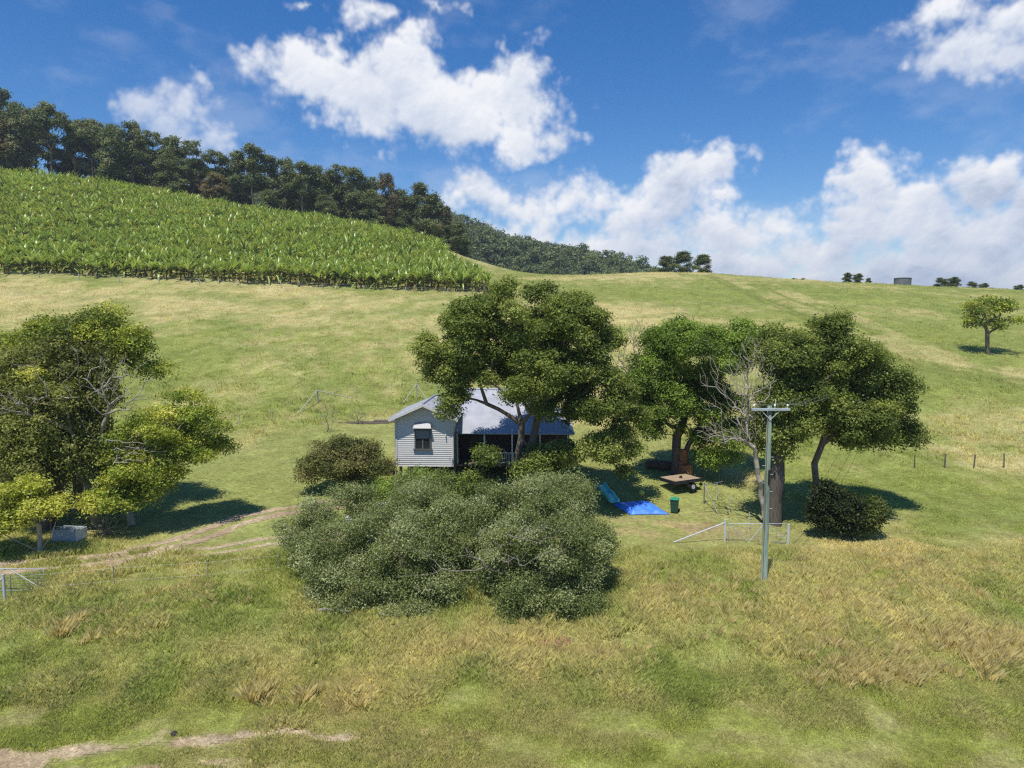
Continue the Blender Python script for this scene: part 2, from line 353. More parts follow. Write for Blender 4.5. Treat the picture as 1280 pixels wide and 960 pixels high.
def gcol(x, y):
    d = dryness(x, y); mo, yard, lane = mown(x, y); n = fbm(x/5, y/5, 41, 4)[..., None]; n2 = fbm(x/.8, y/.8, 42, 3)[..., None]
    g = C_GR*(1-n)+C_GR2*n; g = g*(.8+.45*n2)
    c = g*(1-d[..., None]*.85)+C_ST*d[..., None]*.85
    yc = C_GR*.92*(.85+.35*n2)+.02; c = c*(1-yard[..., None]*.75)+yc*yard[..., None]*.75
    dl = sstep(.42, .66, fbm(x/2.4, y/1.2, 44, 5, .65))[..., None]
    lc = C_GR*.94*(1-dl*.7)*(.85+.4*n2)+np.array(srgb(150,142,98))*dl*.7; c = c*(1-lane[..., None]*.85)+lc*lane[..., None]*.85
    # worn earth in the yard by the bin and gate
    wy = np.exp(-(((x-11)/6.5)**2+((y-46.5)/2.6)**2))[..., None]*sstep(.38, .6, fbm(x/1.5, y/1.2, 45, 4))[..., None]*.75
    c = c*(1-wy)+np.array(srgb(168,146,108))*wy
    for P in HT:
        dd, al = pdist(x, y, P); k = sstep(1.3, .3, abs(abs(dd)-.9)+.5*fbm(x, y, 46, 3))[..., None]*.7
        c = c*(1-k)+np.array(srgb(104,112,52))*k
        k2 = (sstep(2.6, 1.9, abs(dd-3.4))*sstep(.35, .6, fbm(x/4, y/4, 47, 3)))[..., None]*.55; c = c*(1-k2)+C_ST*k2
    # contour lines of old cattle walks on the slope
    cw = sstep(.80, .95, np.sin(ground_c(y)*2.1+fbm(x/14, y/14, 48, 3)*9)*.5+.5)[..., None]*sstep(75, 95, y)[..., None]*.28
    c = c*(1-cw)+C_GR2*cw
    return c
def ground_c(y): return y/4.0
# non-uniform sheet
def lines(segs):
    out = [segs[0][0]]
    for a, b, s in segs: out += list(np.linspace(a, b, max(2, int(round((b-a)/s))+1))[1:])
    return np.array(out)
xs = lines([(-4000,-900,500),(-900,-300,60),(-300,-120,6),(-120,-34,.9),(-34,34,.24),(34,120,.9),(120,300,6),(300,900,60),(900,4000,500)])
ys = lines([(-2500,-200,300),(-200,0,20),(0,20,1),(20,62,.2),(62,130,.5),(130,260,1.),(260,420,6),(420,900,40),(900,6000,600)])
GX, GY = np.meshgrid(xs, ys); GZ = ground(GX, GY)
nx, ny = len(xs), len(ys)
idx = np.arange(nx*ny).reshape(ny, nx)
quads = np.stack([idx[:-1, :-1], idx[:-1, 1:], idx[1:, 1:], idx[1:, :-1]], -1).reshape(-1, 4)
gc = gcol(GX, GY).reshape(-1, 3)
bb = (bare(GX, GY)*(GY < 60)).reshape(-1, 1)*.9; gc = gc*(1-bb)+(C_DIRT*.6+C_RED*.4)*.95*bb
o = npmesh('ground', np.stack([GX.ravel(), GY.ravel(), GZ.ravel()], 1), quads, M_ground, col=gc, smooth=True); tag(o, kind='structure')
# draped dirt tracks
def strip(name, P, hw, res=.14, extra=None):
    x0, x1 = P[:, 0].min()-hw, P[:, 0].max()+hw; y0, y1 = P[:, 1].min()-hw, P[:, 1].max()+hw
    X, Y = np.meshgrid(np.arange(x0, x1, res), np.arange(y0, y1, res))
    d, _ = pdist(X, Y, P); b = bare(X, Y); keep = (abs(d) < hw) & (b > .25)
    Z = ground(X, Y)+.014
    n = fbm(X/.5, Y/.5, 51, 4)[..., None]; n3 = fbm(X/2.5, Y/2.5, 52, 3)[..., None]
    dirt = (C_DIRT*n3+C_RED*(1-n3))*(.75+.5*n)
    c = gcol(X, Y)*(1-b[..., None])+dirt*b[..., None]
    ny, nx = X.shape; idx = np.arange(nx*ny).reshape(ny, nx)
    q = np.stack([idx[:-1, :-1], idx[:-1, 1:], idx[1:, 1:], idx[1:, :-1]], -1).reshape(-1, 4)
    kf = keep.ravel(); q = q[kf[q].all(1)]
    used = np.unique(q); rm = np.full(nx*ny, -1); rm[used] = np.arange(len(used))
    V = np.stack([X.ravel(), Y.ravel(), Z.ravel()], 1)[used]
    o = npmesh(name, V, rm[q], M_ground, col=c.reshape(-1, 3)[used], smooth=True); return tag(o, kind='structure')
strip('driveway', DRIVE, 1.9); strip('driveway_spur', SPUR, 1.5); strip('dirt_track', TRACK, 2.6)
# far hill
HX = np.array([-160,-120,-60,-28,0,20,40,65,80,96,110,150,220.]); HZ = np.array([96,92,78,66,57,52,49,43,42,37,30,12,-10.])
def hillz(x, y):
    top = np.interp(x, HX, HZ)
    f = sstep(300, 455, y)*sstep(800, 520, y)
    return -12+(top+12)*f+(fbm(x/30, y/30, 61, 3)-.5)*6*f
X, Y = np.meshgrid(np.arange(-300, 320, 8.), np.arange(300, 800, 8.)); Z = hillz(X, Y)
ny, nx = X.shape; idx = np.arange(nx*ny).reshape(ny, nx)
q = np.stack([idx[:-1, :-1], idx[:-1, 1:], idx[1:, 1:], idx[1:, :-1]], -1).reshape(-1, 4)
o = npmesh('hill', np.stack([X.ravel(), Y.ravel(), Z.ravel()], 1), q, M_ground, col=np.tile(np.array(srgb(70,80,48)), (nx*ny, 1)), smooth=True); tag(o, kind='structure')
print('terrain done', len(gc))
# ------------------------------------------------------------------ foliage
def unit(v): return v/np.maximum(np.linalg.norm(v, axis=-1, keepdims=True), 1e-9)
def leaves(cl, cr, cols, spr=50, lv=12, L=.2, Wd=.1, spread=.22, flat=.7, up=.55, shell=.55, jit=.22, rg=None, droop=0., clcol=None):
    """leaf quads round clump centres cl (n,3) with radii cr (n,)"""
    rg = rg or rng; n = len(cl); cols = np.array(cols)
    cnt = np.maximum(4, (spr*(cr/np.mean(cr))**2).astype(int)); ci = np.repeat(np.arange(n), cnt); m = len(ci)
    d = unit(rg.normal(size=(m, 3))+np.array([0, 0, .35])); rr = shell+(1-shell)*rg.random(m)**.6; 
    far = rg.random(m) < .16; rr = np.where(far, rr*(1.15+.3*rg.random(m)), rr)
    sp = cl[ci]+d*(rr*cr[ci])[:, None]*np.array([1, 1, flat])
    li = np.repeat(np.arange(m), lv); k = len(li)
    off = rg.normal(size=(k, 3))*spread*np.array([1, 1, .6]); P = sp[li]+off
    nrm = unit(d[li]*.5+np.array([0, 0, up])+rg.normal(size=(k, 3))*.45)
    t = unit(np.cross(nrm, rg.normal(size=(k, 3)))); t = unit(t+np.array([0, 0, -droop])+d[li]*.3); b = unit(np.cross(nrm, t))
    s = (.7+.6*rg.random(k))[:, None]
    V = np.stack([P-t*L*.5*s, P+b*Wd*.5*s, P+t*L*.5*s, P-b*Wd*.5*s], 1).reshape(-1, 3)
    Fq = np.arange(k*4).reshape(k, 4)
    cw = rg.random(n) if clcol is None else clcol; w = np.clip(cw[ci][li]*.75+rg.normal(size=m)[li]*.13+rg.normal(size=k)*.09+.1, 0, .999)*(len(cols)-1)
    i0 = w.astype(int); fr = (w-i0)[:, None]; c = cols[i0]*(1-fr)+cols[np.minimum(i0+1, len(cols)-1)]*fr
    c = c*(1+jit*rg.normal(size=(k, 1))*.6)*(1+.14*rg.normal(size=(m, 1))[li]); c = np.clip(c, .004, .8)
    return V, Fq, np.repeat(c, 4, 0)
def skeleton(base, fork, targets, r_tip=.02, trunk_r=.3, step=1.2, wob=.12, rg=None, bend=.25, expo=2.2, extra=None):
    """grow limbs from base via fork points to each target; returns edges (p0,p1,r0,r1), trunk edge count"""
    rg = rg or rng
    pos = [np.array(base, float)]; par = [-1]
    def chain(a, pts_):
        for p in pts_: pos.append(np.array(p, float)); par.append(a); a = len(pos)-1
        return a
    if isinstance(fork, np.ndarray) and fork.ndim == 1: fork = [fork]
    nt = 0
    for fk in fork:
        fk = np.array(fk, float); L = np.linalg.norm(fk-pos[0]); k = max(2, int(L/step))
        chain(0, [pos[0]*(1-t)+fk*t+rg.normal(size=3)*wob*.6*np.array([1, 1, .2])*(t < 1) for t in np.linspace(0, 1, k+1)[1:]])
    nt = len(pos)
    start = nt
    c0 = np.mean([np.array(f) for f in fork], 0)
    order = np.argsort([np.linalg.norm(t-c0) for t in targets])
    low = min(f[2] for f in fork)
    for i in order:
        t = np.array(targets[i], float); Pp = np.array(pos); d = np.linalg.norm(Pp-t, axis=1)
        dc = np.linalg.norm(Pp-c0, axis=1); ok = (np.linalg.norm(t-c0) > dc*.85) | (np.arange(len(Pp)) < start)
        ok &= (np.arange(len(Pp)) >= start) | (Pp[:, 2] >= min(low, t[2])-.2) | (np.arange(len(Pp)) == 0) 
        ok[0] = not ok[1:].any()
        sc = np.where(ok, d+.55*dc+np.maximum(0, Pp[:, 2]-t[2])*.6, 1e9); a = int(np.argmin(sc)); p = Pp[a]; L = np.linalg.norm(t-p)
        k = max(1, int(round(L/step))); mid = (p+t)/2+np.array([0, 0, bend*L*.35])+rg.normal(size=3)*L*wob*.5
        pp = []
        for s in np.linspace(0, 1, k+1)[1:]:
            pp.append((1-s)**2*p+2*s*(1-s)*mid+s*s*t+(rg.normal(size=3)*wob*.5 if s < 1 else 0))
        chain(a, pp)
    n = len(pos); acc = np.zeros(n); kids = np.zeros(n, int)
    for p in par[1:]: kids[p] += 1
    for i in range(n-1, 0, -1):
        if kids[i] == 0: acc[i] = r_tip**expo
        acc[par[i]] += acc[i]
    r = acc**(1/expo); sc = trunk_r/max(r[0], 1e-6); r = np.where(r > r_tip*1.5, r*(1+(sc-1)*np.clip(r/r[0], 0, 1)**.5), r)
    ed = [(pos[par[i]], pos[i], r[par[i]] if par[i] != 0 or i < nt else r[i]*1.1, r[i], i < nt) for i in range(1, n)]
    # do not let a thin twig start as thick as its parent
    ed = [(a, b, min(ra, rb*1.45+.004), rb, tr) for a, b, ra, rb, tr in ed]
    return ed
def tubes(ed, sides=6):
    V = []; Fq = []; n = 0
    ang = np.arange(sides)*2*math.pi/sides; ca, sa = np.cos(ang)[:, None], np.sin(ang)[:, None]
    for a, b, ra, rb, _ in ed:
        t = unit(b-a); u = unit(np.cross(t, [0, 0, 1.]) if abs(t[2]) < .95 else np.cross(t, [1., 0, 0])); w = np.cross(t, u)
        e = b+t*rb*.3
        V.append(a+(u*ca+w*sa)*ra); V.append(e+(u*ca+w*sa)*rb)
        k = np.arange(sides); k2 = (k+1) % sides
        Fq.append(np.stack([n+k, n+k2, n+sides+k2, n+sides+k], 1)); n += 2*sides
    return np.concatenate(V), np.concatenate(Fq)
def crown_clumps(ells, n, cr, rg=None, fill=.45, minsep=.75):
    """ells: (cx,cy,cz,rx,ry,rz) world ellipsoids; clump centres near the shells and some inside"""
    rg = rg or rng; out = []; E = np.array(ells, float); vol = (E[:, 3]*E[:, 5]); pr = vol/vol.sum(); tries = 0
    while len(out) < n and tries < n*60:
        tries += 1; e = E[rg.choice(len(E), p=pr)]
        d = unit(rg.normal(size=3)); r = 1-fill*rg.random()**1.3; 
        p = e[:3]+d*r*np.maximum(e[3:]-cr*.8, .2)
        q = np.sqrt((((p-E[:, :3])/E[:, 3:])**2).sum(1))
        if q.min() < .42: continue
        if out and np.min(np.linalg.norm(np.array(out)-p, axis=1)) < cr*minsep: continue
        out.append(p)
    out = np.array(out); return out, cr*(.72+.56*rg.random(len(out)))
def tree(name, label, cat, base, ells, cols, n=60, cr=1.1, spr=46, lv=12, L=.22, Wd=.12, fork=None, trunk_r=.3, bark=None, leafm=None, group=None,
         step=1.2, bend=.25, seed=1, stem_extra=0, wob=.12, clcol=None, rtip=.022, wood='branch', minsep=.75, fill=.45, **kw):
    rg = np.random.default_rng(seed); base = np.array(base, float)
    cl, rr = crown_clumps(ells, n, cr, rg, minsep=minsep, fill=fill)
    e = empty(name, base, label, cat, group)
    if fork is None:
        c = cl.mean(0); fork = [base+np.array([(c[0]-base[0])*.3, (c[1]-base[1])*.3, (cl[:, 2].min()-base[2])*.7+.5])]
    fork = [np.array(f, float) for f in fork]
    tg = [p-np.array([0, 0, .25*r]) for p, r in zip(cl, rr)]
    ext = [p+unit(rg.normal(size=3))*r*.8 for p, r in zip(cl, rr) for _ in range(stem_extra)]
    ed = skeleton(base, fork, tg+ext, trunk_r=trunk_r, rg=rg, step=step, bend=bend, wob=wob, r_tip=rtip)
    tr = [x for x in ed if x[4]]; br = [x for x in ed if not x[4]]
    V, Fq = tubes(tr, 10); npmesh('trunk', V-base, Fq, bark or M_bark, e, smooth=True)
    V, Fq = tubes(br, 5); npmesh(wood, V-base, Fq, bark or M_bark, e, smooth=True)
    cc = None
    if clcol: cc = np.array([clcol(p) for p in cl])
    V, Fq, c = leaves(cl, rr, cols, spr=spr, lv=lv, L=L, Wd=Wd, rg=rg, clcol=cc, **kw)
    gmin = base[2]-.1
    npmesh('crown', V-base, Fq, leafm or M_leaf, e, col=c)
    return e
def EL(px, py, rx, ry, Y, dep=.9):
    """ellipsoid crown lobe: photo centre and radii in photo pixels turned into metres at distance Y"""
    p = at(px, py, Y); s = Y/F
    return (p.x, p.y, p.z, rx*s, rx*s*dep, ry*s)
def bare_tree(name, label, cat, base, ells, n=120, trunk_r=.15, m=None, fork=None, seed=1, group=None, step=.5, bend=.1, rtip=.012, wob=.2):
    rg = np.random.default_rng(seed); base = np.array(base, float); T = []
    for _ in range(n):
        e = ells[rg.integers(len(ells))]; d = unit(rg.normal(size=3)); T.append(np.array(e[:3])+d*rg.random()**.4*np.array(e[3:]))
    if fork is None: fork = [base+(np.mean(T, 0)-base)*.35]
    ed = skeleton(base, fork, T, trunk_r=trunk_r, rg=rg, step=step, bend=bend, r_tip=rtip, wob=wob)
    e = empty(name, base, label, cat, group)
    V, Fq = tubes([x for x in ed if x[4]], 8); npmesh('trunk', V-base, Fq, m or M_dead, e, smooth=True)
    V, Fq = tubes([x for x in ed if not x[4]], 4); npmesh('branch', V-base, Fq, m or M_dead, e)
    return e
def G3(*cs): return [srgb(*c) for c in cs]
DK = G3((84,98,42),(110,126,54),(136,148,68),(164,170,92))
DK2 = G3((80,88,42),(106,112,56),(132,138,68),(160,162,84))
LT = G3((88,110,38),(106,130,46),(130,154,60),(154,174,78))
SILV = G3((98,112,60),(128,140,82),(154,162,108),(182,187,144))
YEL = G3((118,132,50),(160,168,64),(190,194,80),(210,206,104))
RDG = G3((84,92,46),(108,116,60),(130,132,72),(140,122,84))
GUM = G3((78,90,58),(104,116,74),(126,136,90),(150,150,106))
GUM2 = G3((88,88,60),(116,108,74),(142,124,90),(148,146,100))

# --- the tree over the house
b = gp(640, 0, 50.5)
tree('spreading_tree', 'tall spreading dark green tree with forked grey trunks hiding half of the house roof', 'tree', b,
 [EL(655,392,98,54,51),EL(598,402,50,38,50.5),EL(590,425,66,55,50),EL(720,420,70,60,51),EL(562,452,52,38,50),EL(575,505,44,26,49.5),EL(640,462,90,48,49.5),EL(735,480,66,55,51),
  EL(742,518,50,34,49.5),EL(690,580,62,34,48.5),EL(768,555,40,32,50),EL(770,590,26,16,49.5),EL(596,568,26,24,48.5),EL(600,602,30,20,48),EL(790,520,26,30,51),EL(650,440,96,60,50.5),EL(545,435,34,26,50),EL(745,560,40,26,49),EL(692,508,50,24,49.2),EL(606,498,26,16,49.3)],
 DK, n=225, cr=.82, spr=66, lv=15, L=.19, Wd=.10, fork=[at(630,560,50.5), at(652,530,50.3), at(672,520,50.8)], trunk_r=.42, seed=3, bend=.35, step=1.0, shell=.45, fill=.8)
# --- right hand group
b = gp(845, 0, 57)
tree('leafy_tree', 'bright green broad tree left of the bare grey branches behind the trailer', 'tree', b,
 [EL(850,430,60,40,57),EL(815,470,40,42,56),EL(880,440,60,48,57),EL(830,505,46,36,56),EL(880,500,50,40,57),EL(920,430,50,36,58),EL(905,540,50,26,57),EL(830,535,42,16,56),EL(798,560,24,18,55.5),EL(900,572,34,16,56.5)],
 LT, n=110, cr=1.0, spr=78, lv=14, L=.19, Wd=.10, fork=[b+Vector((0,0,3.2)), b+Vector((1.6,0,3.6))], trunk_r=.45, bark=M_barkdark, seed=5, shell=.4, fill=.8)
b = gp(967, 0, 48.5)
tree('shade_tree', 'widest dark green tree right of the power pole on a thick ragged trunk', 'tree', b,
 [EL(1040,405,36,22,51),EL(1050,455,70,42,51),EL(990,450,50,42,50),EL(1100,490,52,48,51),EL(1000,510,60,46,49),EL(1070,530,60,40,49),EL(1125,545,30,26,51),EL(960,540,36,40,49),EL(975,430,40,28,51),EL(1030,575,22,18,48.5),EL(1105,570,14,12,50),EL(990,580,26,16,48.8),EL(1052,598,16,9,48.8),EL(1142,520,20,26,51)],
 DK, n=170, cr=.88, spr=66, lv=15, L=.18, Wd=.10, fork=[b+Vector((.1,.2,4.7))], trunk_r=.55, bark=M_barkdark, seed=8, bend=.3, shell=.45, fill=.8)
b = gp(1020, 0, 49)
tree('slender_tree', 'slim grey forked trunk with small crown between the thick trunk and the round bush', 'tree', b,
 [EL(1040,500,34,24,49.2),EL(1085,520,34,20,49.5),EL(1000,540,20,14,49)], DK, n=22, cr=.8, spr=44, lv=12, L=.23, Wd=.13, fork=[at(1018,580,49)], trunk_r=.22, seed=9)
b = gp(958, 0, 48)
bare_tree('bare_tree', 'leafless grey tree with many upswept branches left of the power pole', 'dead tree', b,
 [EL(915,480,48,52,48.5),EL(945,460,28,46,48.5),EL(905,540,40,14,48),EL(935,500,30,50,48.5)], n=620, trunk_r=.17, fork=[at(955,600,48.), at(945,575,48.)], seed=4, bend=-.15, rtip=.012, wob=.1, m=M_dead)
b = gp(785, 0, 75)
bare_tree('thin_bare_tree', 'small wispy leafless grey tree on the slope behind the house', 'dead tree', b,
 [EL(785,440,26,24,75),EL(800,415,20,20,75)], n=230, trunk_r=.12, seed=14, m=M_twig, rtip=.016, step=.7)
b = gp(1062, 0, 46)
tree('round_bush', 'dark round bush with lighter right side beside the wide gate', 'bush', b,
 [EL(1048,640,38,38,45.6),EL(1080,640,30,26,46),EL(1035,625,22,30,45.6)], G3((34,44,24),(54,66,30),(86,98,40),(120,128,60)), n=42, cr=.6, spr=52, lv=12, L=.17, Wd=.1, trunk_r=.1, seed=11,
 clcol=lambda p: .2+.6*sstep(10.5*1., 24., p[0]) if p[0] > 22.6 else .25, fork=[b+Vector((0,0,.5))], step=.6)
# --- front bushes
b = gp(500, 0, 37)
tree('grey_green_bush', 'wide silvery green bush of small leaves on the bank before the house, left of two', 'bush', b,
 [EL(500,690,88,66,36.5),EL(415,690,58,52,37),EL(450,720,70,40,35.5),EL(560,680,60,70,37),EL(395,650,36,30,39),EL(540,640,64,46,39),EL(580,735,46,36,35),EL(372,665,34,24,38.5),EL(470,655,50,38,40),EL(440,625,40,30,41),EL(520,622,40,30,41.5),EL(345,650,16,14,39.5),EL(430,745,56,28,34.5),EL(510,755,50,24,34.2),EL(450,728,54,34,34.8),EL(535,722,46,34,34.8)],
 SILV, n=330, cr=.5, spr=46, lv=13, L=.12, Wd=.055, fork=[b+Vector((-1.3,0,1)), b+Vector((1.4,0,1)), b+Vector((0,.4,1.2))], trunk_r=.14, bark=M_twig, seed=21, shell=.35, spread=.23, up=.3, step=.7, stem_extra=2, rtip=.012, fill=.8, flat=.85)
b = gp(685, 0, 35.5)
tree('grey_green_bush', 'wide silvery green bush of small leaves above the red bare bank, right of two', 'bush', b,
 [EL(690,680,80,66,35.5),EL(640,700,54,60,35),EL(735,700,42,62,36),EL(690,622,66,34,38),EL(722,640,26,28,38),EL(616,640,40,40,37.5),EL(660,745,56,36,34),EL(715,745,34,34,34.5),EL(655,765,44,20,33.4),EL(735,680,30,34,36.5),EL(655,752,44,34,33.2),EL(715,752,42,38,33.2)],
 SILV, n=270, cr=.5, spr=46, lv=13, L=.12, Wd=.055, fork=[b+Vector((-1,0,1)), b+Vector((1,0,1))], trunk_r=.14, bark=M_twig, seed=22, shell=.35, spread=.23, up=.3, step=.7, stem_extra=2, rtip=.012, fill=.8, flat=.85)
b = gp(640, 0, 35.2)
bare_tree('dead_shrub', 'tangle of bare grey twigs showing through the middle of the front bushes', 'dead shrub', b, [EL(650,680,60,34,33),EL(600,690,40,30,33.6),EL(690,670,40,24,32.8),EL(520,700,40,30,33.4)], n=110, trunk_r=.06, m=M_twig, seed=91, rtip=.008, wob=.3, step=.5)
b = gp(540, 0, 50)
tree('hedge_bush', 'light green bush against the foot of the white gable wall', 'bush', b,
 [EL(540,612,60,28,50),EL(590,612,36,26,49.5),EL(490,612,34,22,50)], SILV[:2]+LT[2:], n=48, cr=.75, spr=50, lv=12, L=.15, Wd=.08, trunk_r=.1, seed=23, fork=[b+Vector((0,0,.5))], bark=M_twig, step=.7)
b = gp(425, 0, 54)
tree('bronze_bush', 'dark olive and bronze tipped bush left of the white house', 'bush', b,
 [EL(425,575,50,34,54),EL(450,580,44,30,53),EL(400,585,32,26,53),EL(440,562,40,28,54)], RDG, n=50, cr=.75, spr=56, lv=12, L=.16, Wd=.09, trunk_r=.12, seed=24, fork=[b+Vector((0,0,.6))], step=.7)
# --- left group
b = gp(60, 0, 46)
tree('vine_clad_tree', 'huge dark green tree with drooping foliage at the left edge', 'tree', b,
 [EL(40,560,70,90,46),EL(80,500,70,70,46.5),EL(110,560,42,60,46),EL(20,490,50,60,47),EL(95,450,60,40,47)],
 DK2+YEL[:1], n=130, cr=1.1, spr=52, lv=13, L=.21, Wd=.09, fork=[b+Vector((-1,0,3)), b+Vector((1,0,4))], trunk_r=.5, bark=M_barkdark, seed=31, droop=.6, fill=.8, shell=.35)
b = gp(100, 0, 49)
tree('high_tree', 'tall mid green crown topping the dark tree at the left', 'tree', b,
 [EL(110,420,62,34,49),EL(155,430,40,30,49),EL(60,418,40,24,49),EL(190,465,26,18,49.5),EL(5,430,30,14,49),EL(130,395,30,14,49.5),EL(85,455,30,12,48)], [DK2[1],LT[1],YEL[1],YEL[2]], n=84, cr=.9, spr=40, lv=12, L=.19, Wd=.09,
 fork=[at(95,520,49)], trunk_r=.35, seed=32, fill=.7)
b = gp(165, 0, 47)
tree('yellow_leaved_tree', 'airy yellow green tree with twisted pale limbs spreading right over the driveway', 'tree', b,
 [EL(215,530,60,40,47),EL(250,560,46,30,47),EL(190,590,58,34,46),EL(160,560,40,30,46),EL(225,500,34,24,47.5),EL(150,620,50,24,45),EL(265,530,24,18,47),EL(110,545,26,14,45),EL(60,405,26,14,46.5),EL(20,470,32,18,44.5),EL(95,440,20,9,45.5),EL(115,500,18,8,44)],
 [YEL[0],LT[2],YEL[1],YEL[2],YEL[3]], n=104, cr=.72, spr=42, lv=11, L=.2, Wd=.09, fork=[b+Vector((-.6,0,3.0))], trunk_r=.24, bark=M_barkpale, seed=33, wob=.3, flat=.5, fill=.9)
b = gp(50, 0, 41.5)
tree('yellow_leaved_tree', 'low yellow green tree on two pale stems beside the wire gate at the left edge', 'tree', b,
 [EL(20,620,40,30,41),EL(55,635,34,22,41),EL(-20,640,40,30,41),EL(10,655,34,12,40.5),EL(85,635,16,10,41)], YEL, n=34, cr=.72, spr=46, lv=12, L=.18, Wd=.09,
 fork=[at(48,655,41.2), at(70,652,41.3), at(-10,660,41.2)], trunk_r=.15, bark=M_barkpale, seed=34, wob=.22, flat=.5)
b = gp(120, 0, 46.5)
bare_tree('bare_tree', 'weathered leafless limbs poking out of the middle of the left tree group', 'dead tree', b,
 [EL(90,470,70,40,44.5),EL(150,480,44,40,45),EL(20,500,30,20,44),EL(170,560,40,24,44.5)], n=330, trunk_r=.22, fork=[b+Vector((-.5,-.5,5))], seed=35, wob=.28, rtip=.017, step=.7)
# lone tree on the right slope
b = gp(1235, 0, 104)
tree('lone_tree', 'lone airy yellow green tree standing on the right hand slope', 'tree', b,
 [EL(1230,385,28,12,104),EL(1262,383,20,10,104),EL(1216,402,14,12,104),EL(1258,402,22,10,104),EL(1240,376,24,8,104),EL(1240,405,18,10,104)], [YEL[0],LT[1],YEL[1],YEL[2]], n=46, cr=.8, spr=10, lv=9, L=.36, Wd=.2,
 fork=[at(1234,418,104)], trunk_r=.3, bark=M_bark, seed=41, spread=.4, flat=.5, rtip=.035, bend=.05, stem_extra=2, step=.8)
print('near trees done')
# ------------------------------------------------------------------ treeline on the ridge
def gum_proto(kind, seed):
    rg = np.random.default_rng(seed); e = empty('gum_tree', (0, 0, 0)); H = 20.
    if kind == 'tall':     # clear trunk, layered top
        cl = []; 
        for i in range(17):
            h = rg.uniform(.48, .97); w = 3.4*math.sin(math.pi*min(1, (h-.3)/.75))+.6; a = rg.uniform(0, 6.28); rr = w*rg.uniform(.3, 1)
            cl.append((math.cos(a)*rr, math.sin(a)*rr, h*H))
        cl = np.array(cl); cr = rg.uniform(1.0, 1.8, len(cl)); cols = GUM
    elif kind == 'umbrella':
        cl = []
        for i in range(26):
            a = rg.uniform(0, 6.28); rr = 5.4*math.sqrt(rg.random()); cl.append((math.cos(a)*rr, math.sin(a)*rr, H*.93-rr*rr*.14-rg.uniform(0, 1.6)))
        cl = np.array(cl); cr = rg.uniform(1.1, 1.7, len(cl)); cols = GUM
    else:                  # dense to the ground
        cl = []
        for i in range(40):
            h = rg.uniform(.12, .95); w = 4.6*math.sin(math.pi*min(1, (h+.15)/1.2))**.7; a = rg.uniform(0, 6.28); rr = w*rg.uniform(.45, 1)
            cl.append((math.cos(a)*rr, math.sin(a)*rr, h*H))
        cl = np.array(cl); cr = rg.uniform(1.3, 2.2, len(cl)); cols = GUM if kind == 'dense' else GUM2
    ed = skeleton(np.zeros(3), [np.array((rg.uniform(-.5, .5), rg.uniform(-.5, .5), H*(.42 if kind != 'dense' else .3)))], list(cl), trunk_r=.26, rg=rg, step=2.5, r_tip=.06, bend=.1)
    V, Fq = tubes([x for x in ed if x[4]], 6); npmesh('trunk', V, Fq, M_bark, e)
    V, Fq = tubes([x for x in ed if not x[4]], 4); npmesh('branch', V, Fq, M_bark, e)
    V, Fq, c = leaves(cl, cr, cols, spr=34, lv=9, L=.6, Wd=.34, spread=.5, flat=.85, up=.45, shell=.3, rg=rg, clcol=rg.uniform(.1, .9, len(cl)))
    npmesh('crown', V, Fq, M_leaf, e, col=c); return e
protos = {('tall', i): gum_proto('tall', 50+i) for i in range(3)}
protos.update({('umbrella', 0): gum_proto('umbrella', 60), ('dense', 0): gum_proto('dense', 61), ('dense', 1): gum_proto('dense', 62), ('rusty', 0): gum_proto('rusty', 63)})
fresh = set(protos)
def place_tree(key, loc, s, rz, label, group, sz=None, name=None):
    if key in fresh: o = protos[key]; fresh.discard(key)
    else:
        p = protos[key]; o = p.copy(); COL.objects.link(o)
        for ch in p.children:
            c = ch.copy(); c.parent = o; COL.objects.link(c)
    o.location = loc; o.scale = (s*(sz or 1), s*(sz or 1), s); o.rotation_euler = (0, 0, rz)
    tag(o, label, 'tree', group)
    if group is None and 'group' in o: del o['group']
    if name: o.name = name
    return o
TL = 'eucalypt in the dark ridge line above the banana crop'; TG = 'trees of the ridge line above the banana crop'
tops = [(-70,98,'tall'),(-35,104,'dense'),(5,110,'tall'),(30,124,'dense'),(66,126,'umbrella'),(95,150,'tall'),(118,148,'umbrella'),(148,152,'dense'),(168,154,'tall'),(190,166,'tall'),
 (215,172,'dense'),(243,178,'tall'),(268,190,'tall'),(292,186,'dense'),(318,184,'tall'),(338,196,'tall'),(358,200,'tall'),(380,206,'tall'),(402,206,'dense'),(424,208,'tall'),(446,212,'tall'),(463,222,'tall'),
 (484,217,'rusty'),(503,236,'dense'),(524,232,'tall'),(540,244,'dense'),(556,258,'rusty'),(567,278,'dense'),(575,290,'dense')]
special = {66: 'broad flat topped eucalypt, highest umbrella crown near the left of the ridge line', 484: 'narrow brownish eucalypt standing up alone near the right of the ridge line'}
for i, (x, y, k) in enumerate(tops):
    Yd = 246+random.uniform(-3, 5); g = gp(x, 0, Yd); top = at(x, y, Yd).z; h = top-g.z+.5
    key = (k, random.randrange(3)) if k == 'tall' else (k, random.randrange(2)) if k == 'dense' else (k, 0)
    place_tree(key, g, h/20.5, random.uniform(0, 6), special.get(x, TL), None if x in special else TG, sz=(1.25 if k != 'rusty' else .75)*min(1.15, 18/h) if h < 30 else 1.)
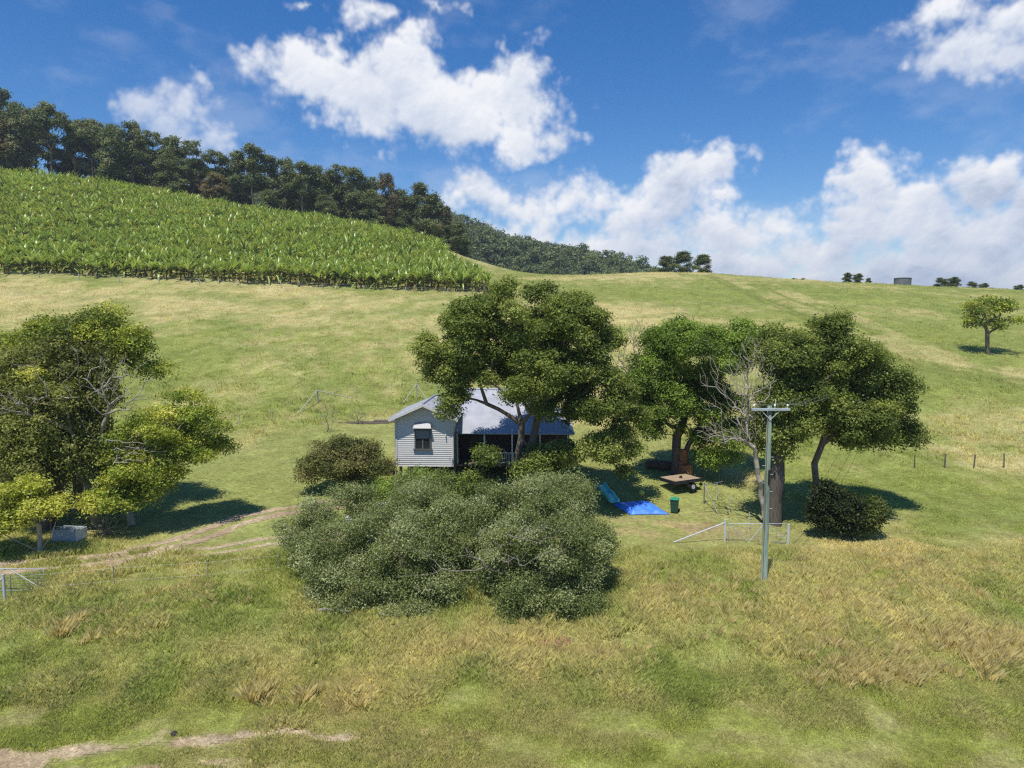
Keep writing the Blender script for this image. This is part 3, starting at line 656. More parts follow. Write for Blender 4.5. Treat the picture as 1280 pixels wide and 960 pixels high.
for i in range(40):      # second rank and the lower trees in front of it
    x = -70+i*16.3+random.uniform(-6, 6); Yd = random.choice([243, 254, 260])+random.uniform(-2, 2)
    yt = np.interp(x, [t[0] for t in tops], [t[1] for t in tops]); g = gp(x, 0, Yd); top = at(x, yt, Yd).z; h = (top-g.z)*random.uniform(.45, .86) 
    if x > 572: continue
    k = random.choice([('dense', 0), ('dense', 1), ('rusty', 0), ('tall', 1), ('dense', 0)])
    place_tree(k, g, max(h, 6)/20.5, random.uniform(0, 6), TL, TG, sz=1.35)
# crest trees right of the far wood
for x, y, Yd, lab in [(833,320,222,'leftmost small tree of the trio where the far wood meets the field crest'),(853,314,215,'middle and tallest tree of the trio on the field crest'),(878,318,212,'rightmost small round tree of the trio on the field crest')]:
    g = gp(x, 0, Yd); h = at(x, y, Yd).z-g.z; place_tree(('dense', 0) if x != 852 else ('rusty', 0), g, max(h, 4)/20.5, x, lab, None, sz=1.7)
far = [(993,348,200,'leftmost low dark shrub on the right crest'),(1004,347,200,'low dark shrub on the right crest beside the leftmost one'),(1058,340,190,'round grey green tree on the right crest, taller of the pair left of the tank'),(1071,341,192,'smaller tree of the pair left of the tank on the crest'),
 (1086,347,188,'low round bush on the crest just left of the water tank'),(1176,346,190,'leftmost dark tree on the crest right of the tank'),(1190,345,190,'second dark tree on the crest right of the tank'),(1214,351,188,'low flat tree on the crest, third right of the tank'),
 (1228,353,188,'low flat tree on the crest, fourth right of the tank'),(1272,355,186,'dark tree on the crest at the right edge of the photo')]
for x, y, Yd, lab in far:
    g = gp(x, 0, Yd); g.z = min(g.z, at(x, 356 if x < 1150 else 362, Yd).z); h = at(x, y, Yd).z-g.z; place_tree(('dense', 1), g, max(h, 2.)/20.5, x, lab, None, sz=1.6, name='crest_tree')
# far wood as one mass
rg = np.random.default_rng(70); CLs = []; CRs = []; CW = []
N = 1500; X = rg.uniform(-150, 125, N); Y = rg.uniform(335, 500, N)
Zg = hillz(X, Y); gr2 = ground(X, Y)
for x, y, z, g2 in zip(X, Y, Zg, gr2):
    z = max(z, g2); h = rg.uniform(7, 13)*(1 if x < 80 else .75); w = rg.random()
    for j in range(4): 
        CLs.append((x+rg.normal()*1.7, y+rg.normal()*1.7, z+h*rg.uniform(.45, 1)-1)); CRs.append(rg.uniform(1.8, 3.2)); CW.append(w)
V, Fq, c = leaves(np.array(CLs), np.array(CRs), G3((86,102,76),(108,122,86),(128,140,98),(150,156,114)), spr=13, lv=6, L=1.2, Wd=.8, spread=.8, flat=.8, up=.5, shell=.5, rg=rg, clcol=np.array(CW))
o = npmesh('distant_wood', V, Fq, M_leaf, col=c); tag(o, 'dark wooded hill slope behind the field crest', 'wood', kind='stuff')
print('ridge done')
# ------------------------------------------------------------------ banana crop
BC = G3((126,148,72),(156,176,90),(184,198,116),(214,218,178))
def banana(rg, H=3.2):
    V = []; Fq = []; C = []; n = 0
    H *= rg.uniform(.9, 1.35); lean = rg.normal(size=2)*.12
    ang = np.arange(5)*2*math.pi/5; st = np.array(srgb(96,88,48))
    for z0, r in ((0, .16), (H*.55, .1)):
        V.append(np.stack([np.cos(ang)*r+lean[0]*z0, np.sin(ang)*r+lean[1]*z0, np.full(5, z0)], 1)); C.append(np.tile(st, (5, 1)))
    k = np.arange(5); Fq.append(np.stack([k, (k+1) % 5, 5+(k+1) % 5, 5+k], 1)); n = 10
    nl = rg.integers(15, 21)
    for i in range(nl):
        a = i*2.4+rg.uniform(-.3, .3); Ln = rg.uniform(1.8, 2.9); w = rg.uniform(.13, .22); el = rg.uniform(.8, 1.5) if i < nl-3 else rg.uniform(-.7, .2); dr = rg.uniform(.4, 1.3)
        d = np.array((math.cos(a), math.sin(a), 0)); s = np.array((-d[1], d[0], 0)); p = np.array((lean[0]*H*.55, lean[1]*H*.55, H*(.55 if i < nl-3 else .42)))
        cc = np.array(BC[rg.choice(4, p=[.3, .42, .26, .02])])*rg.uniform(.85, 1.2)
        if i >= nl-3 and rg.random() < .45: cc = np.array(srgb(132,116,66))*rg.uniform(.6, 1.1)
        K = 5; rows = []; rad = el
        for j in range(K+1):
            t = j/K; ww = w*math.sin(math.pi*min(1, .1+t*.88))**.6 if j < K else .03
            rows.append([p+s*ww+np.array((0, 0, ww*.35)), p, p-s*ww+np.array((0, 0, ww*.35))])
            p = p+(d*math.cos(rad)+np.array((0, 0, math.sin(rad))))*Ln/K; rad -= dr/K
        V.append(np.array(rows).reshape(-1, 3)); C.append(np.tile(cc, ((K+1)*3, 1)))
        for j in range(K):
            for m_ in (0, 1):
                q = n+j*3+m_; Fq.append(np.array([[q, q+1, q+4, q+3]]))
        n += (K+1)*3
    return np.concatenate(V), np.concatenate(Fq), np.concatenate(C)
rg = np.random.default_rng(80)
bp_ = [banana(rg) for _ in range(10)]
spots = []
sp = 2.1
for j in range(60):
    Y = 0
    for i in range(130):
        x = -215+i*sp+rg.normal()*.4; 
        spots.append((x, j*1.95+rg.normal()*.4))
cells = []
for x, v in spots:
    y0 = np.interp(x, [-215,-108,-50,-11.5,0], [151,151.5,149,146,147]); y = y0+.8+v
    ytop = np.interp(x, [-215,-150,-85,-45,-22,-7,0], [240,240,240,236,224,160,148])
    if y > ytop or x > -4.5-max(0, (y-150))*.2: continue
    cells.append((x, y))
cells = np.array(cells); cz_ = ground(cells[:, 0], cells[:, 1])
vx, vy = proj(cells[:, 0], cells[:, 1], cz_+1.5)
inv = (vx > 0) & (vx < 1280); order = np.argsort(np.where(inv, cells[:, 1]+.0, 1e6)); ind = set(order[:300].tolist())
me_list = []; SV = []; SF = []; SC_ = []; n = 0
first = []
for k_, (V, Fq, C) in enumerate(bp_):
    o = npmesh('banana_plant', V, Fq, M_ban, col=C); first.append(o)
usedf = set()
for i, (x, y) in enumerate(cells):
    k_ = int(rg.integers(10)); rz = rg.uniform(0, 6.28); s = rg.uniform(.85, 1.2)
    if i in ind:
        if k_ not in usedf: o = first[k_]; usedf.add(k_)
        else: o = first[k_].copy(); COL.objects.link(o)
        o.location = (x, y, cz_[i]-.05); o.rotation_euler = (0, 0, rz); o.scale = (s, s, s)
        tag(o, 'green banana plant in the front rows of the crop above the pasture', 'banana plant', 'banana plants of the front rows')
    else:
        V, Fq, C = bp_[k_]; c, s_ = math.cos(rz), math.sin(rz); R3 = np.array([[c, -s_, 0], [s_, c, 0], [0, 0, 1]])
        SV.append((V @ R3.T)*s+np.array((x, y, cz_[i]-.05))); SF.append(Fq+n); SC_.append(C*rg.uniform(.78, 1.15)*np.array((rg.uniform(.92, 1.12), 1, 1))); n += len(V)
o = npmesh('banana_crop', np.concatenate(SV), np.concatenate(SF), M_ban, col=np.concatenate(SC_)); tag(o, 'banana crop climbing the hill behind its front rows', 'crop', kind='stuff')
print('bananas', len(cells))
# ------------------------------------------------------------------ grass
def grass(name, N, seed, y0, y1, label, spread_u=.95, hscale=1., big=1.):
    rg = np.random.default_rng(seed)
    Y = np.exp(rg.uniform(math.log(y0), math.log(y1), N)); X = rg.uniform(-spread_u, spread_u, N)*Y
    b = bare(X, Y)*(Y < 60); mo, yard, lane = mown(X, Y); d = dryness(X, Y)
    keep = (rg.random(N) > b*1.6) 
    infield = (Y > 148) & (X < -6) & (Y < 242); keep &= ~infield
    keep &= ~((X > -9.3) & (X < 4.6) & (Y > 54.5) & (Y < 67))
    X, Y, mo, d, lane, yard = [a[keep] for a in (X, Y, mo, d, lane, yard)]; Zg = ground(X, Y); m = len(X)
    nb = 11; ti = np.repeat(np.arange(m), nb); k = len(ti)
    tall = fbm(X/1.6, Y/1.6, 91, 3); tall2 = fbm(X/6, Y/6, 92, 3)
    H = (.09+.30*sstep(.3, .75, tall)*(.5+.8*tall2)+.14*d)*(1-np.maximum(mo*.68-.25*lane, 0))*(1-.55*sstep(40, 46, Y)*sstep(70, 60, Y)); H = H*hscale
    H = H*(1-.35*sstep(60, 120, Y))
    s = .0011*Y*big; ox = rg.normal(size=(k, 2))*(.05+s[ti, None]*2.2)
    px = X[ti]+ox[:, 0]; py = Y[ti]+ox[:, 1]; a = np.arctan2(ox[:, 1], ox[:, 0])+rg.normal(size=k)*1.3
    h = H[ti]*(.55+.8*rg.random(k)); lean = h*(.2+.5*rg.random(k)); w = np.maximum(.007, s[ti]*.36)*(.6+.8*rg.random(k))
    dirx, diry = np.cos(a), np.sin(a); fa = rg.uniform(0, math.pi, k); wx, wy = np.cos(fa)*w*.5, np.sin(fa)*w*.5; pz = Zg[ti]-.03
    wl = .02                                         # light breeze to the right
    V = np.empty((k, 4, 3), np.float32)
    V[:, 0] = np.stack([px-wx, py-wy, pz], 1); V[:, 1] = np.stack([px+wx, py+wy, pz], 1)
    mx_ = px+dirx*lean*.35+wl*h*.4; my_ = py+diry*lean*.35
    V[:, 2] = np.stack([mx_+wx*.8, my_+wy*.8, pz+h*.65], 1); V[:, 3] = np.stack([px+dirx*lean+wl*h, py+diry*lean, pz+h*.95], 1)
    base = gcol(X, Y)*1.95
    st = rg.random(k) < (d[ti]*.38+.05); c = base[ti]*(.6+.75*rg.random((k, 1)))
    tip = np.where(st[:, None], C_ST*(1.35+.7*rg.random((k, 1))), c*1.12)
    Cc = np.empty((k, 4, 3), np.float32); Cc[:, 0] = c; Cc[:, 1] = c; Cc[:, 2] = (c+tip)/2; Cc[:, 3] = tip
    q = np.arange(k*4, dtype=np.int32).reshape(k, 4); Fq = np.stack([q[:, 0], q[:, 1], q[:, 2], q[:, 3]], 1)
    o = npmesh(name, V.reshape(-1, 3), Fq, M_grass, col=Cc.reshape(-1, 3)); tag(o, label, 'grass', kind='stuff')
grass('grass', 90000, 101, 20.5, 60, 'mixed green and straw pasture grass in the foreground and yard')
grass('grass', 60000, 103, 20.5, 28.5, 'short grazed grass beside the dirt track at the bottom', hscale=.8, big=.85)
grass('grass', 42000, 102, 60, 225, 'pasture grass covering the hillside behind the house', spread_u=.85, hscale=1.15)
def tussocks(name, spots_, label, seed, per=260):
    rg = np.random.default_rng(seed); Vs = []; Cs = []
    for px_, py_, Y, rx, ry, n, h in spots_:
        c0 = at(px_, py_, Y); s = Y/F; m = n*52; tx = c0.x+rg.normal(size=n)*rx*s*.55; ty = Y+rg.normal(size=n)*ry*s*.9
        ti = np.repeat(np.arange(n), 52); ox = rg.normal(size=(m, 2))*.14; a = np.arctan2(ox[:, 1], ox[:, 0])+rg.normal(size=m)*.5
        X = tx[ti]+ox[:, 0]; Y_ = ty[ti]+ox[:, 1]; Z = ground(tx, ty)[ti]-.03; hh = h*(.5+.7*rg.random(m)); ln = hh*(.2+.55*rg.random(m)); w = .003+.004*rg.random(m); fa = rg.uniform(0, 3.14, m)
        wx, wy = np.cos(fa)*w, np.sin(fa)*w; V = np.empty((m, 4, 3), np.float32)
        V[:, 0] = np.stack([X-wx, Y_-wy, Z], 1); V[:, 1] = np.stack([X+wx, Y_+wy, Z], 1)
        V[:, 2] = np.stack([X+np.cos(a)*ln*.35+wx*.7, Y_+np.sin(a)*ln*.35+wy*.7, Z+hh*.6], 1); V[:, 3] = np.stack([X+np.cos(a)*ln+.05*hh, Y_+np.sin(a)*ln, Z+hh], 1)
        c = C_ST*np.array((1.8, 1.8, 1.75))*(.6+.6*rg.random((m, 1))); Vs.append(V.reshape(-1, 3)); Cs.append(np.repeat(c, 4, 0))
    V = np.concatenate(Vs); o = npmesh(name, V, np.arange(len(V)).reshape(-1, 4), M_grass, col=np.concatenate(Cs)); tag(o, label, 'grass', kind='stuff')
tussocks('dry_grass', [(1090,845,28.3,75,22,62,.55),(1215,815,29.7,45,26,44,.6),(1280,800,30,26,26,18,.6),(1050,855,27.6,50,12,16,.45),(630,800,30,60,20,22,.45),(700,800,30,0,0,1,.4),
 (960,760,33.5,110,40,44,.4),(860,740,35,80,40,30,.4),(120,770,32.5,60,25,16,.45),(80,790,31.5,14,14,7,.6),(330,870,27,80,10,14,.35),(378,880,26.6,6,6,4,.6),(318,880,26.7,8,8,5,.7),(435,885,26.5,30,8,10,.45),
 (240,740,35,50,20,24,.4),(1130,700,39,130,30,40,.42),(1180,740,36,100,30,40,.4),(1010,800,30.5,130,30,35,.42),(760,830,29,60,15,40,.42)], 'pale dry grass tussocks along the foreground bank', 111)
# white scattered flowers/litter are left to the grass itself
# bare red patch on the bank
X, Y = np.meshgrid(np.arange(0, 3.4, .1), np.arange(29.6, 32.2, .1)); dd = np.hypot((X-1.75)/1.0, (Y-30.6)/.55)+(fbm(X/.4, Y/.4, 95, 3)-.5)*.7
Z = ground(X, Y)+.05; ny, nx = X.shape; idx = np.arange(nx*ny).reshape(ny, nx); q = np.stack([idx[:-1, :-1], idx[:-1, 1:], idx[1:, 1:], idx[1:, :-1]], -1).reshape(-1, 4); q = q[(dd.ravel()[q] < 1).all(1)]
o = npmesh('bare_earth', np.stack([X.ravel(), Y.ravel(), Z.ravel()], 1), q, M_ground, col=np.tile(np.array(srgb(140,104,84)), (nx*ny, 1)), smooth=True); tag(o, kind='structure')
print('grass done')
# ------------------------------------------------------------------ house
def wallmat():
    m = bpy.data.materials.new('weatherboard'); m.use_nodes = True; t = m.node_tree; b = t.nodes['Principled BSDF']; b.inputs['Roughness'].default_value = .6
    tcn = nd(t, 'ShaderNodeTexCoord'); n = nd(t, 'ShaderNodeTexNoise'); n.inputs['Scale'].default_value = 2.5; n.inputs['Detail'].default_value = 6; lk(t, tcn, 'Object', n, 'Vector')
    cr = nd(t, 'ShaderNodeValToRGB'); cr.color_ramp.elements[0].color = (.56, .54, .51, 1); cr.color_ramp.elements[1].color = (.72, .70, .67, 1); lk(t, n, 0, cr, 0); lk(t, cr, 0, b, 'Base Color'); return m
M_wall = wallmat()
def roofmat():
    m = bpy.data.materials.new('corrugated_roof'); m.use_nodes = True; t = m.node_tree; b = t.nodes['Principled BSDF']; b.inputs['Roughness'].default_value = .55
    tcn = nd(t, 'ShaderNodeTexCoord'); w = nd(t, 'ShaderNodeTexWave', wave_profile='SIN'); w.bands_direction = 'X'; w.inputs['Scale'].default_value = 1.3; lk(t, tcn, 'Object', w, 'Vector')
    n = nd(t, 'ShaderNodeTexNoise'); n.inputs['Scale'].default_value = .9; n.inputs['Detail'].default_value = 7; lk(t, tcn, 'Object', n, 'Vector')
    cr = nd(t, 'ShaderNodeValToRGB'); cr.color_ramp.elements[0].position = .3; cr.color_ramp.elements[0].color = (.31, .32, .355, 1); cr.color_ramp.elements[1].position = .7; cr.color_ramp.elements[1].color = (.43, .44, .48, 1); lk(t, n, 0, cr, 0); lk(t, cr, 0, b, 'Base Color')
    bp = nd(t, 'ShaderNodeBump'); bp.inputs['Strength'].default_value = .35; bp.inputs['Distance'].default_value = .02; lk(t, w, 0, bp, 'Height'); lk(t, bp, 0, b, 'Normal'); return m
M_roofc = roofmat()
hp = at(495, 582, 55); HR = R(-2.5)
H0 = Vector((hp.x, 55, 0))
house = empty('farmhouse', (hp.x, 55, gz(hp.x, 55)), 'white weatherboard farmhouse with grey iron roof among the trees', 'house', rz=HR)
gb = house.location.z
def zz(z): return z-gb
WB, WE, WA = zz(3.55), zz(7.45), zz(8.45)    # wall bottom, eave, apex
gw = 4.55                                    # gable width
# board clad front gable: each board a thin wedge, one mesh
mb = MB(); bh = .165; z = WB; 
mb.box((gw/2, .14, (WB+WE)/2), (gw-.02, .2, WE-WB))
mb.add([(.01,.04,WE),(gw-.01,.04,WE),(gw/2,.04,WA),(.01,.24,WE),(gw-.01,.24,WE),(gw/2,.24,WA)], [(0,1,2),(3,5,4),(0,2,5,3),(1,4,5,2)])
while z < WA-.1:
    x0 = 0; x1 = gw
    if z > WE: k = (z-WE)/(WA-WE); x0 = k*gw/2; x1 = gw-k*gw/2
    mb.add([(x0,.0,z),(x1,.0,z),(x1,.036,z+bh),(x0,.036,z+bh),(x0,.039,z),(x1,.039,z)], [(0,1,2,3),(0,4,5,1)]); z += bh
mb.box((.1, 3.9, (WB+WE)/2), (.2, 7.4, WE-WB)); mb.box((gw-.1, 3.9, (WB+WE)/2), (.2, 7.4, WE-WB)); mb.box((gw/2, 7.7, (WB+WE)/2), (gw, .2, WE-WB))
mb.box((.05, -.01, (WB+WE)/2), (.12, .06, WE-WB)); mb.box((gw-.05, -.01, (WB+WE)/2), (.12, .06, WE-WB))
mb.build('wall', M_wall, house)
# main block wall behind the verandah
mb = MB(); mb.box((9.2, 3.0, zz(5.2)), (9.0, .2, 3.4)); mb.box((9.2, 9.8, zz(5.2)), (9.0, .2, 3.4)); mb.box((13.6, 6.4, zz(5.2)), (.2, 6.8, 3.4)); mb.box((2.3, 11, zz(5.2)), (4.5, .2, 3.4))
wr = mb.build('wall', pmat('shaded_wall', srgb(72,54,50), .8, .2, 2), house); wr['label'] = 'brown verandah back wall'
# roof planes
def roofplane(mb, pts, th=.05):
    pts = [Vector(p) for p in pts]; nn = (pts[1]-pts[0]).cross(pts[2]-pts[0]).normalized(); 
    if nn.z < 0: pts.reverse(); nn = -nn
    n = len(pts); lo = [p-nn*th for p in pts]
    mb.add(pts+lo, [tuple(range(n)), tuple(reversed(range(n, 2*n)))]+[(i, i+n, (i+1) % n+n, (i+1) % n) for i in range(n)])
ov = .42; sl = (WA-WE)/(gw/2); ez = WE-ov*sl+.08; az_ = WA+.10; RG = zz(9.05)
mb = MB()
roofplane(mb, [(-ov,-.6,ez),(gw/2,-.6,az_),(gw/2,6.0,az_),(-ov,8.0,ez)])
roofplane(mb, [(gw+ov,-.6,ez),(gw/2,-.6,az_),(gw/2,6.0,az_),(gw+ov,6.0,ez)])
x1 = 4.0; x2 = 9.9; yr = 6.2; xe = 14.0; fy = .75; fz = zz(6.12)
roofplane(mb, [(x1,yr,RG),(x2,yr,RG),(xe,fy,fz),(gw-.15,fy,fz)])                 # front slope over verandah
roofplane(mb, [(x1-.02,yr+.01,RG),(x2,yr+.01,RG),(xe,11.6,fz+.2),(-ov,12,fz+.2)])
roofplane(mb, [(x2+.02,yr,RG),(xe+.01,fy,fz),(xe+.01,11.6,fz+.2)])
roofplane(mb, [(x1,yr,RG+.01),(-ov,8.01,ez),(-ov,12,fz+.2)])
roofplane(mb, [(x1,yr,RG),(gw/2,5.9,az_+.01),(-ov,8.0,ez+.01)])
roof = mb.build('roof', M_roofc, house)
mb = MB(); mb.tube([(gw/2,-.6,az_+.03),(gw/2,5.9,az_+.05)], .07, 8); mb.tube([(x1,yr,RG+.03),(x2,yr,RG+.03)], .08, 8); mb.tube([(x2,yr,RG+.03),(xe,fy,fz+.03)], .06, 8); mb.build('ridge_cap', M_roof, roof)
mb = MB(); mb.beam((-ov,-.62,ez-.1),(gw/2,-.62,az_-.1),.04,.2); mb.beam((gw/2,-.62,az_-.1),(gw+ov,-.62,ez-.1),.04,.2); mb.build('barge_board', M_white, roof)
mb = MB(); mb.tube([(gw+.45,fy-.03,fz-.05),(xe,fy-.03,fz-.05)], .06, 8); mb.tube([(-ov-.03,-.55,ez-.02),(-ov-.03,7.9,ez-.02)], .06, 8); mb.build('gutter', M_roof, roof)
mb = MB(); mb.tube([(-.12,.5,ez),(-.12,.5,WB-.9)], .05, 8); mb.build('downpipe', M_galv, house)
# window
wx0 = 1.55; wx1 = 2.75; wz0 = zz(4.95); wz1 = zz(6.5); wm = (wx0+wx1)/2
mb = MB(); fw = .1
mb.box((wx0, -.05, (wz0+wz1)/2), (fw, .1, wz1-wz0)); mb.box((wx1, -.05, (wz0+wz1)/2), (fw, .1, wz1-wz0)); mb.box((wm, -.05, wz1+.02), (wx1-wx0+fw*2, .11, fw)); mb.box((wm, -.075, wz0-.04), (wx1-wx0+.3, .16, .08))
win = mb.build('window', pmat('window_frame', (.12,.11,.105), .6, .1), house)
mb = MB(); mb.box((wm, -.012, (wz0+wz1)/2), (wx1-wx0-fw+.01, .02, wz1-wz0)); mb.build('pane', M_glass, win)
mb = MB(); mb.box((wm, -.035, (wz0+wz1)/2), (.045, .03, wz1-wz0-.05)); mb.box((wm, -.035, wz0+.85), (wx1-wx0-fw, .034, .05)); mb.build('glazing_bar', pmat('glazing', (.30,.29,.28), .6, .1), win)
mb = MB(); mb.box((wm, -.028, wz0+1.15), (wx1-wx0-fw, .01, .6)); mb.build('curtain', pmat('curtain', (.25,.25,.26), .9, .2), win)
mb = MB(); hz = wz1+.12
mb.add([(wx0-.12,-.42,hz+.02),(wx1+.12,-.42,hz+.02),(wx1-.02,-.04,hz+.46),(wx0+.02,-.04,hz+.46),(wx0-.12,-.42,hz-.02),(wx1+.12,-.42,hz-.02),(wx1+.04,-.04,hz-.0),(wx0-.04,-.04,hz-.0)],
       [(0,1,2,3),(0,4,5,1),(1,5,6,2),(0,3,7,4),(4,7,6,5)])
mb.build('window_hood', pmat('hood', (.40,.40,.41), .5, .1), win)
mb = MB(); mb.tube([(3.95,-.03,zz(6.1)),(3.95,-.12,zz(6.05)),(3.95,-.14,zz(5.9))], .05, 8); mb.build('wall_lamp', M_galv, house)
# verandah
mb = MB(); mb.box((9.2, 1.95, zz(3.5)), (9.2, 2.1, .12)); mb.build('verandah_floor', M_wood, house)
for x in (4.75, 6.9, 9.1, 11.3, 13.5):
    mb = MB(); mb.box((x, 1.0, (zz(3.56)+fz)/2+.1), (.11, .11, fz-zz(3.56)+.3)); mb.build('verandah_post', M_rail, house)
mb = MB(); mb.box((10.3, 1.0, zz(4.5)), (6.5, .07, .06)); mb.box((10.3, 1.0, zz(3.7)), (6.5, .06, .05))
for i in range(46): mb.box((7.1+i*.14, 1.0, zz(4.1)), (.035, .03, .76))
mb.build('railing', M_rail, house)
for i in range(4):
    for j in range(3):
        mb = MB(); mb.box((.3+i*4.3, .4+j*3.4+(1 if i > 1 else 0), zz(2.8)), (.2, .2, 1.5)); mb.build('stump', M_wood, house)
mb = MB(); mb.box((9.3, 2.86, zz(4.7)), (.9, .06, 2.1)); mb.build('door', M_dark, house)
mb = MB(); mb.box((6.3, 2.86, zz(4.95)), (1.3, .05, 1.2)); mb.build('window', M_glass, house)
# tank stand / box left of the house
p = gp(484, 0, 57.5); t_ = empty('brick_barbecue', p, 'low brown brick block on the lawn left of the house', 'barbecue')
mb = MB(); mb.box((0,0,.45), (1.1,.8,.9)); mb.build('base', pmat('brick', srgb(120,88,76), .9, .3, 6, bump=.4), t_, bevel=.02)
mb = MB(); mb.box((0,0,.94), (1.25,.95,.07)); mb.build('slab', M_wood, t_)

# ------------------------------------------------------------------ power pole
def power_pole(base, top_z, label, group):
    e = empty('power_pole', base, label, 'power pole', group); H = top_z-base[2]
    mb = MB(); mb.tube([(0,0,-.3),(0,0,H*.5),(0,0,H)], [.165,.145,.115], 14); mb.build('pole', pmat('treated_pole', srgb(132,148,130), .85, .3, 3, bump=.3, stretch=(5,5,.5), c2=srgb(96,112,100)), e, smooth=True)
    mb = MB(); mb.box((0,-.16,H-.18), (1.95,.1,.13)); mb.build('crossarm', pmat('crossarm_timber', srgb(176,184,190), .8, .2, 3), e, bevel=.01)
    for x in (-.85, .2, .85):
        mb = MB(); mb.tube([(x,-.16,H-.12),(x,-.16,H-.03),(x,-.16,H-.02),(x,-.16,H+.04),(x,-.16,H+.05),(x,-.16,H+.1)], [.02,.02,.05,.05,.035,.03], 8); mb.build('insulator', M_rail, e, smooth=True)
    mb = MB(); mb.tube([(.28,-.02,H-.2),(.28,-.02,H+.35)], .02, 6); mb.build('finial', M_galv, e)
    mb = MB(); mb.beam((-.05,-.13,H-.75),(.5,-.16,H-.22),.03); mb.beam((.05,-.13,H-.75),(-.5,-.16,H-.22),.03); mb.build('brace', M_galv, e)
    for i in range(9):
        mb = MB(); s = 1 if i % 2 else -1; z = 3.4+i*.45; mb.tube([(s*.12,0,z),(s*.28,0,z)], .012, 5); mb.build('step_bolt', M_galv, e)
    mb = MB(); mb.box((0.03,-.16,H*.60),(.09,.05,.75)); mb.build('cable_cover', M_dark, e)
    mb = MB(); mb.tube([(-.11,-.12,.1),(-.11,-.11,H-.3)], .018, 6); mb.build('conduit', M_wood, e)
    return e
pb = gp(955, 0, 36); ptop = at(955, 507, 36).z
power_pole(pb, ptop, 'grey green timber power pole with crossarm standing in the paddock', None)
p2 = gp(1080, 0, 74); power_pole(p2, p2.z+9, 'far timber power pole behind the wide tree', None)
mb = MB()
for x in (-.85, .2, .85):
    a = pb+Vector((x, -.16, ptop-pb.z+.05)); b_ = p2+Vector((x, -.16, 9.05)); pts_ = []
    for i in range(17):
        t = i/16; q = a.lerp(b_, t); q.z -= 4*t*(1-t)*1.6; pts_.append(q)
    mb.tube(pts_, .014, 4)
o = mb.build('power_lines', M_wire); tag(o, 'thin power wires running from the pole back behind the wide tree', 'wires')
# ------------------------------------------------------------------ gates
def gate(base, wdt, hgt, label, braces, rz=0, wires=7, lift=.12, name='farm_gate'):
    e = empty(name, base, label, 'gate', rz=rz); r = .025
    mb = MB(); mb.tube([(0,0,lift),(wdt,0,lift),(wdt,0,lift+hgt),(0,0,lift+hgt),(0,0,lift)], r, 8); mb.build('frame', M_galv, e, smooth=True)
    mb = MB()
    for a, b_ in braces: mb.tube([(a[0]*wdt,0,lift+a[1]*hgt),(b_[0]*wdt,0,lift+b_[1]*hgt)], r*.9, 6)
    mb.build('brace', M_galv, e)
    mb = MB()
    for i in range(1, wires+1): z = lift+hgt*i/(wires+1); mb.tube([(0,0,z),(wdt,0,z)], .006, 4)
    for i in range(1, 13): x = wdt*i/13; mb.tube([(x,.008,lift),(x,.008,lift+hgt)], .005, 4)
    mb.build('mesh', M_wire, e); return e
def post(base, h, r, m, name, label, group=None, cat='post', stay=None, lean=(0, 0)):
    e = empty(name, base, label, cat, group)
    mb = MB(); mb.tube([(0,0,-.2),(lean[0],lean[1],h)], r, 8); mb.build('upright', m, e)
    if stay: mb = MB(); mb.tube([(0,0,h*stay[2]),(stay[0],stay[1],gz(base[0]+stay[0], base[1]+stay[1])-base[2]+.04)], r*.55, 8); mb.build('stay', m, e)
    return e
g0 = gp(908, 0, 43.5); g0b = gp(983, 0, 43.5); g0.z = min(g0.z, g0b.z)
gate(g0+Vector((.12,0,0)), g0b.x-g0.x-.2, 1.2, 'silver wire mesh farm gate with zigzag braces behind the power pole', [((0,1),(.36,0)),((.36,0),(.62,1)),((.66,1),(1,.15))], wires=8)
post(gp(906, 0, 43.5), 1.4, .075, M_galv, 'gate_post', 'left steel post of the wide mesh gate with a long pale stay', stay=(-3.3,-.4,.85))
post(gp(985, 0, 43.5), 1.3, .075, M_galv, 'gate_post', 'right steel post of the wide mesh gate')
g1 = gp(-70, 0, 35.5)
gate(g1, 5.2, 1.15, 'silver farm gate with peaked braces at the left edge beside the driveway', [((.08,0),(.62,1)),((.66,1),(1,0))], wires=7)
post(gp(6, 0, 34.6), 1.35, .07, M_galv, 'gate_post', 'grey steel strainer post with slanting stay in front of the left gate', stay=(-.9,-.6,.9))
# ------------------------------------------------------------------ fences
def fence(name, label, P, step, h, r, m, wires=3, hs=None, wire_r=.004):
    e = empty(name, P[0], label, 'fence'); L = []
    for a, b_ in zip(P[:-1], P[1:]):
        n = max(1, round((b_-a).length/step)); L += [a.lerp(b_, i/n) for i in range(n)]
    L.append(P[-1]); L = [Vector((p.x, p.y, gz(p.x, p.y))) for p in L]
    for i, p in enumerate(L):
        mb = MB(); q = p-P[0]; ln = Vector((random.uniform(-.06, .06), random.uniform(-.05, .05), 0)); mb.tube([q-Vector((0,0,.2)), q+Vector((0,0,h*random.uniform(.92,1.06)))+ln], r*random.uniform(.85,1.15), 6); mb.build('post', m, e)
    mb = MB()
    for k in range(wires):
        z = h*(.3+.62*k/max(1, wires-1))
        for a, b_ in zip(L[:-1], L[1:]): mb.tube([a-P[0]+Vector((0,0,z)), b_-P[0]+Vector((0,0,z))], wire_r, 4, cap=False)
    mb.build('wire', M_wire, e); return e
M_post = pmat('post_timber', srgb(104,98,90), .9, .3, 4); M_postpale = pmat('post_pale', srgb(178,174,160), .85, .2, 4)
fence('paddock_fence', 'four thin dark fence posts and wires right of the wide tree', [gp(1143,0,62.5), gp(1181,0,62.8), gp(1217,0,63.2), gp(1255,0,63.6), gp(1420,0,65)], 4, 1.25, .06, M_post)
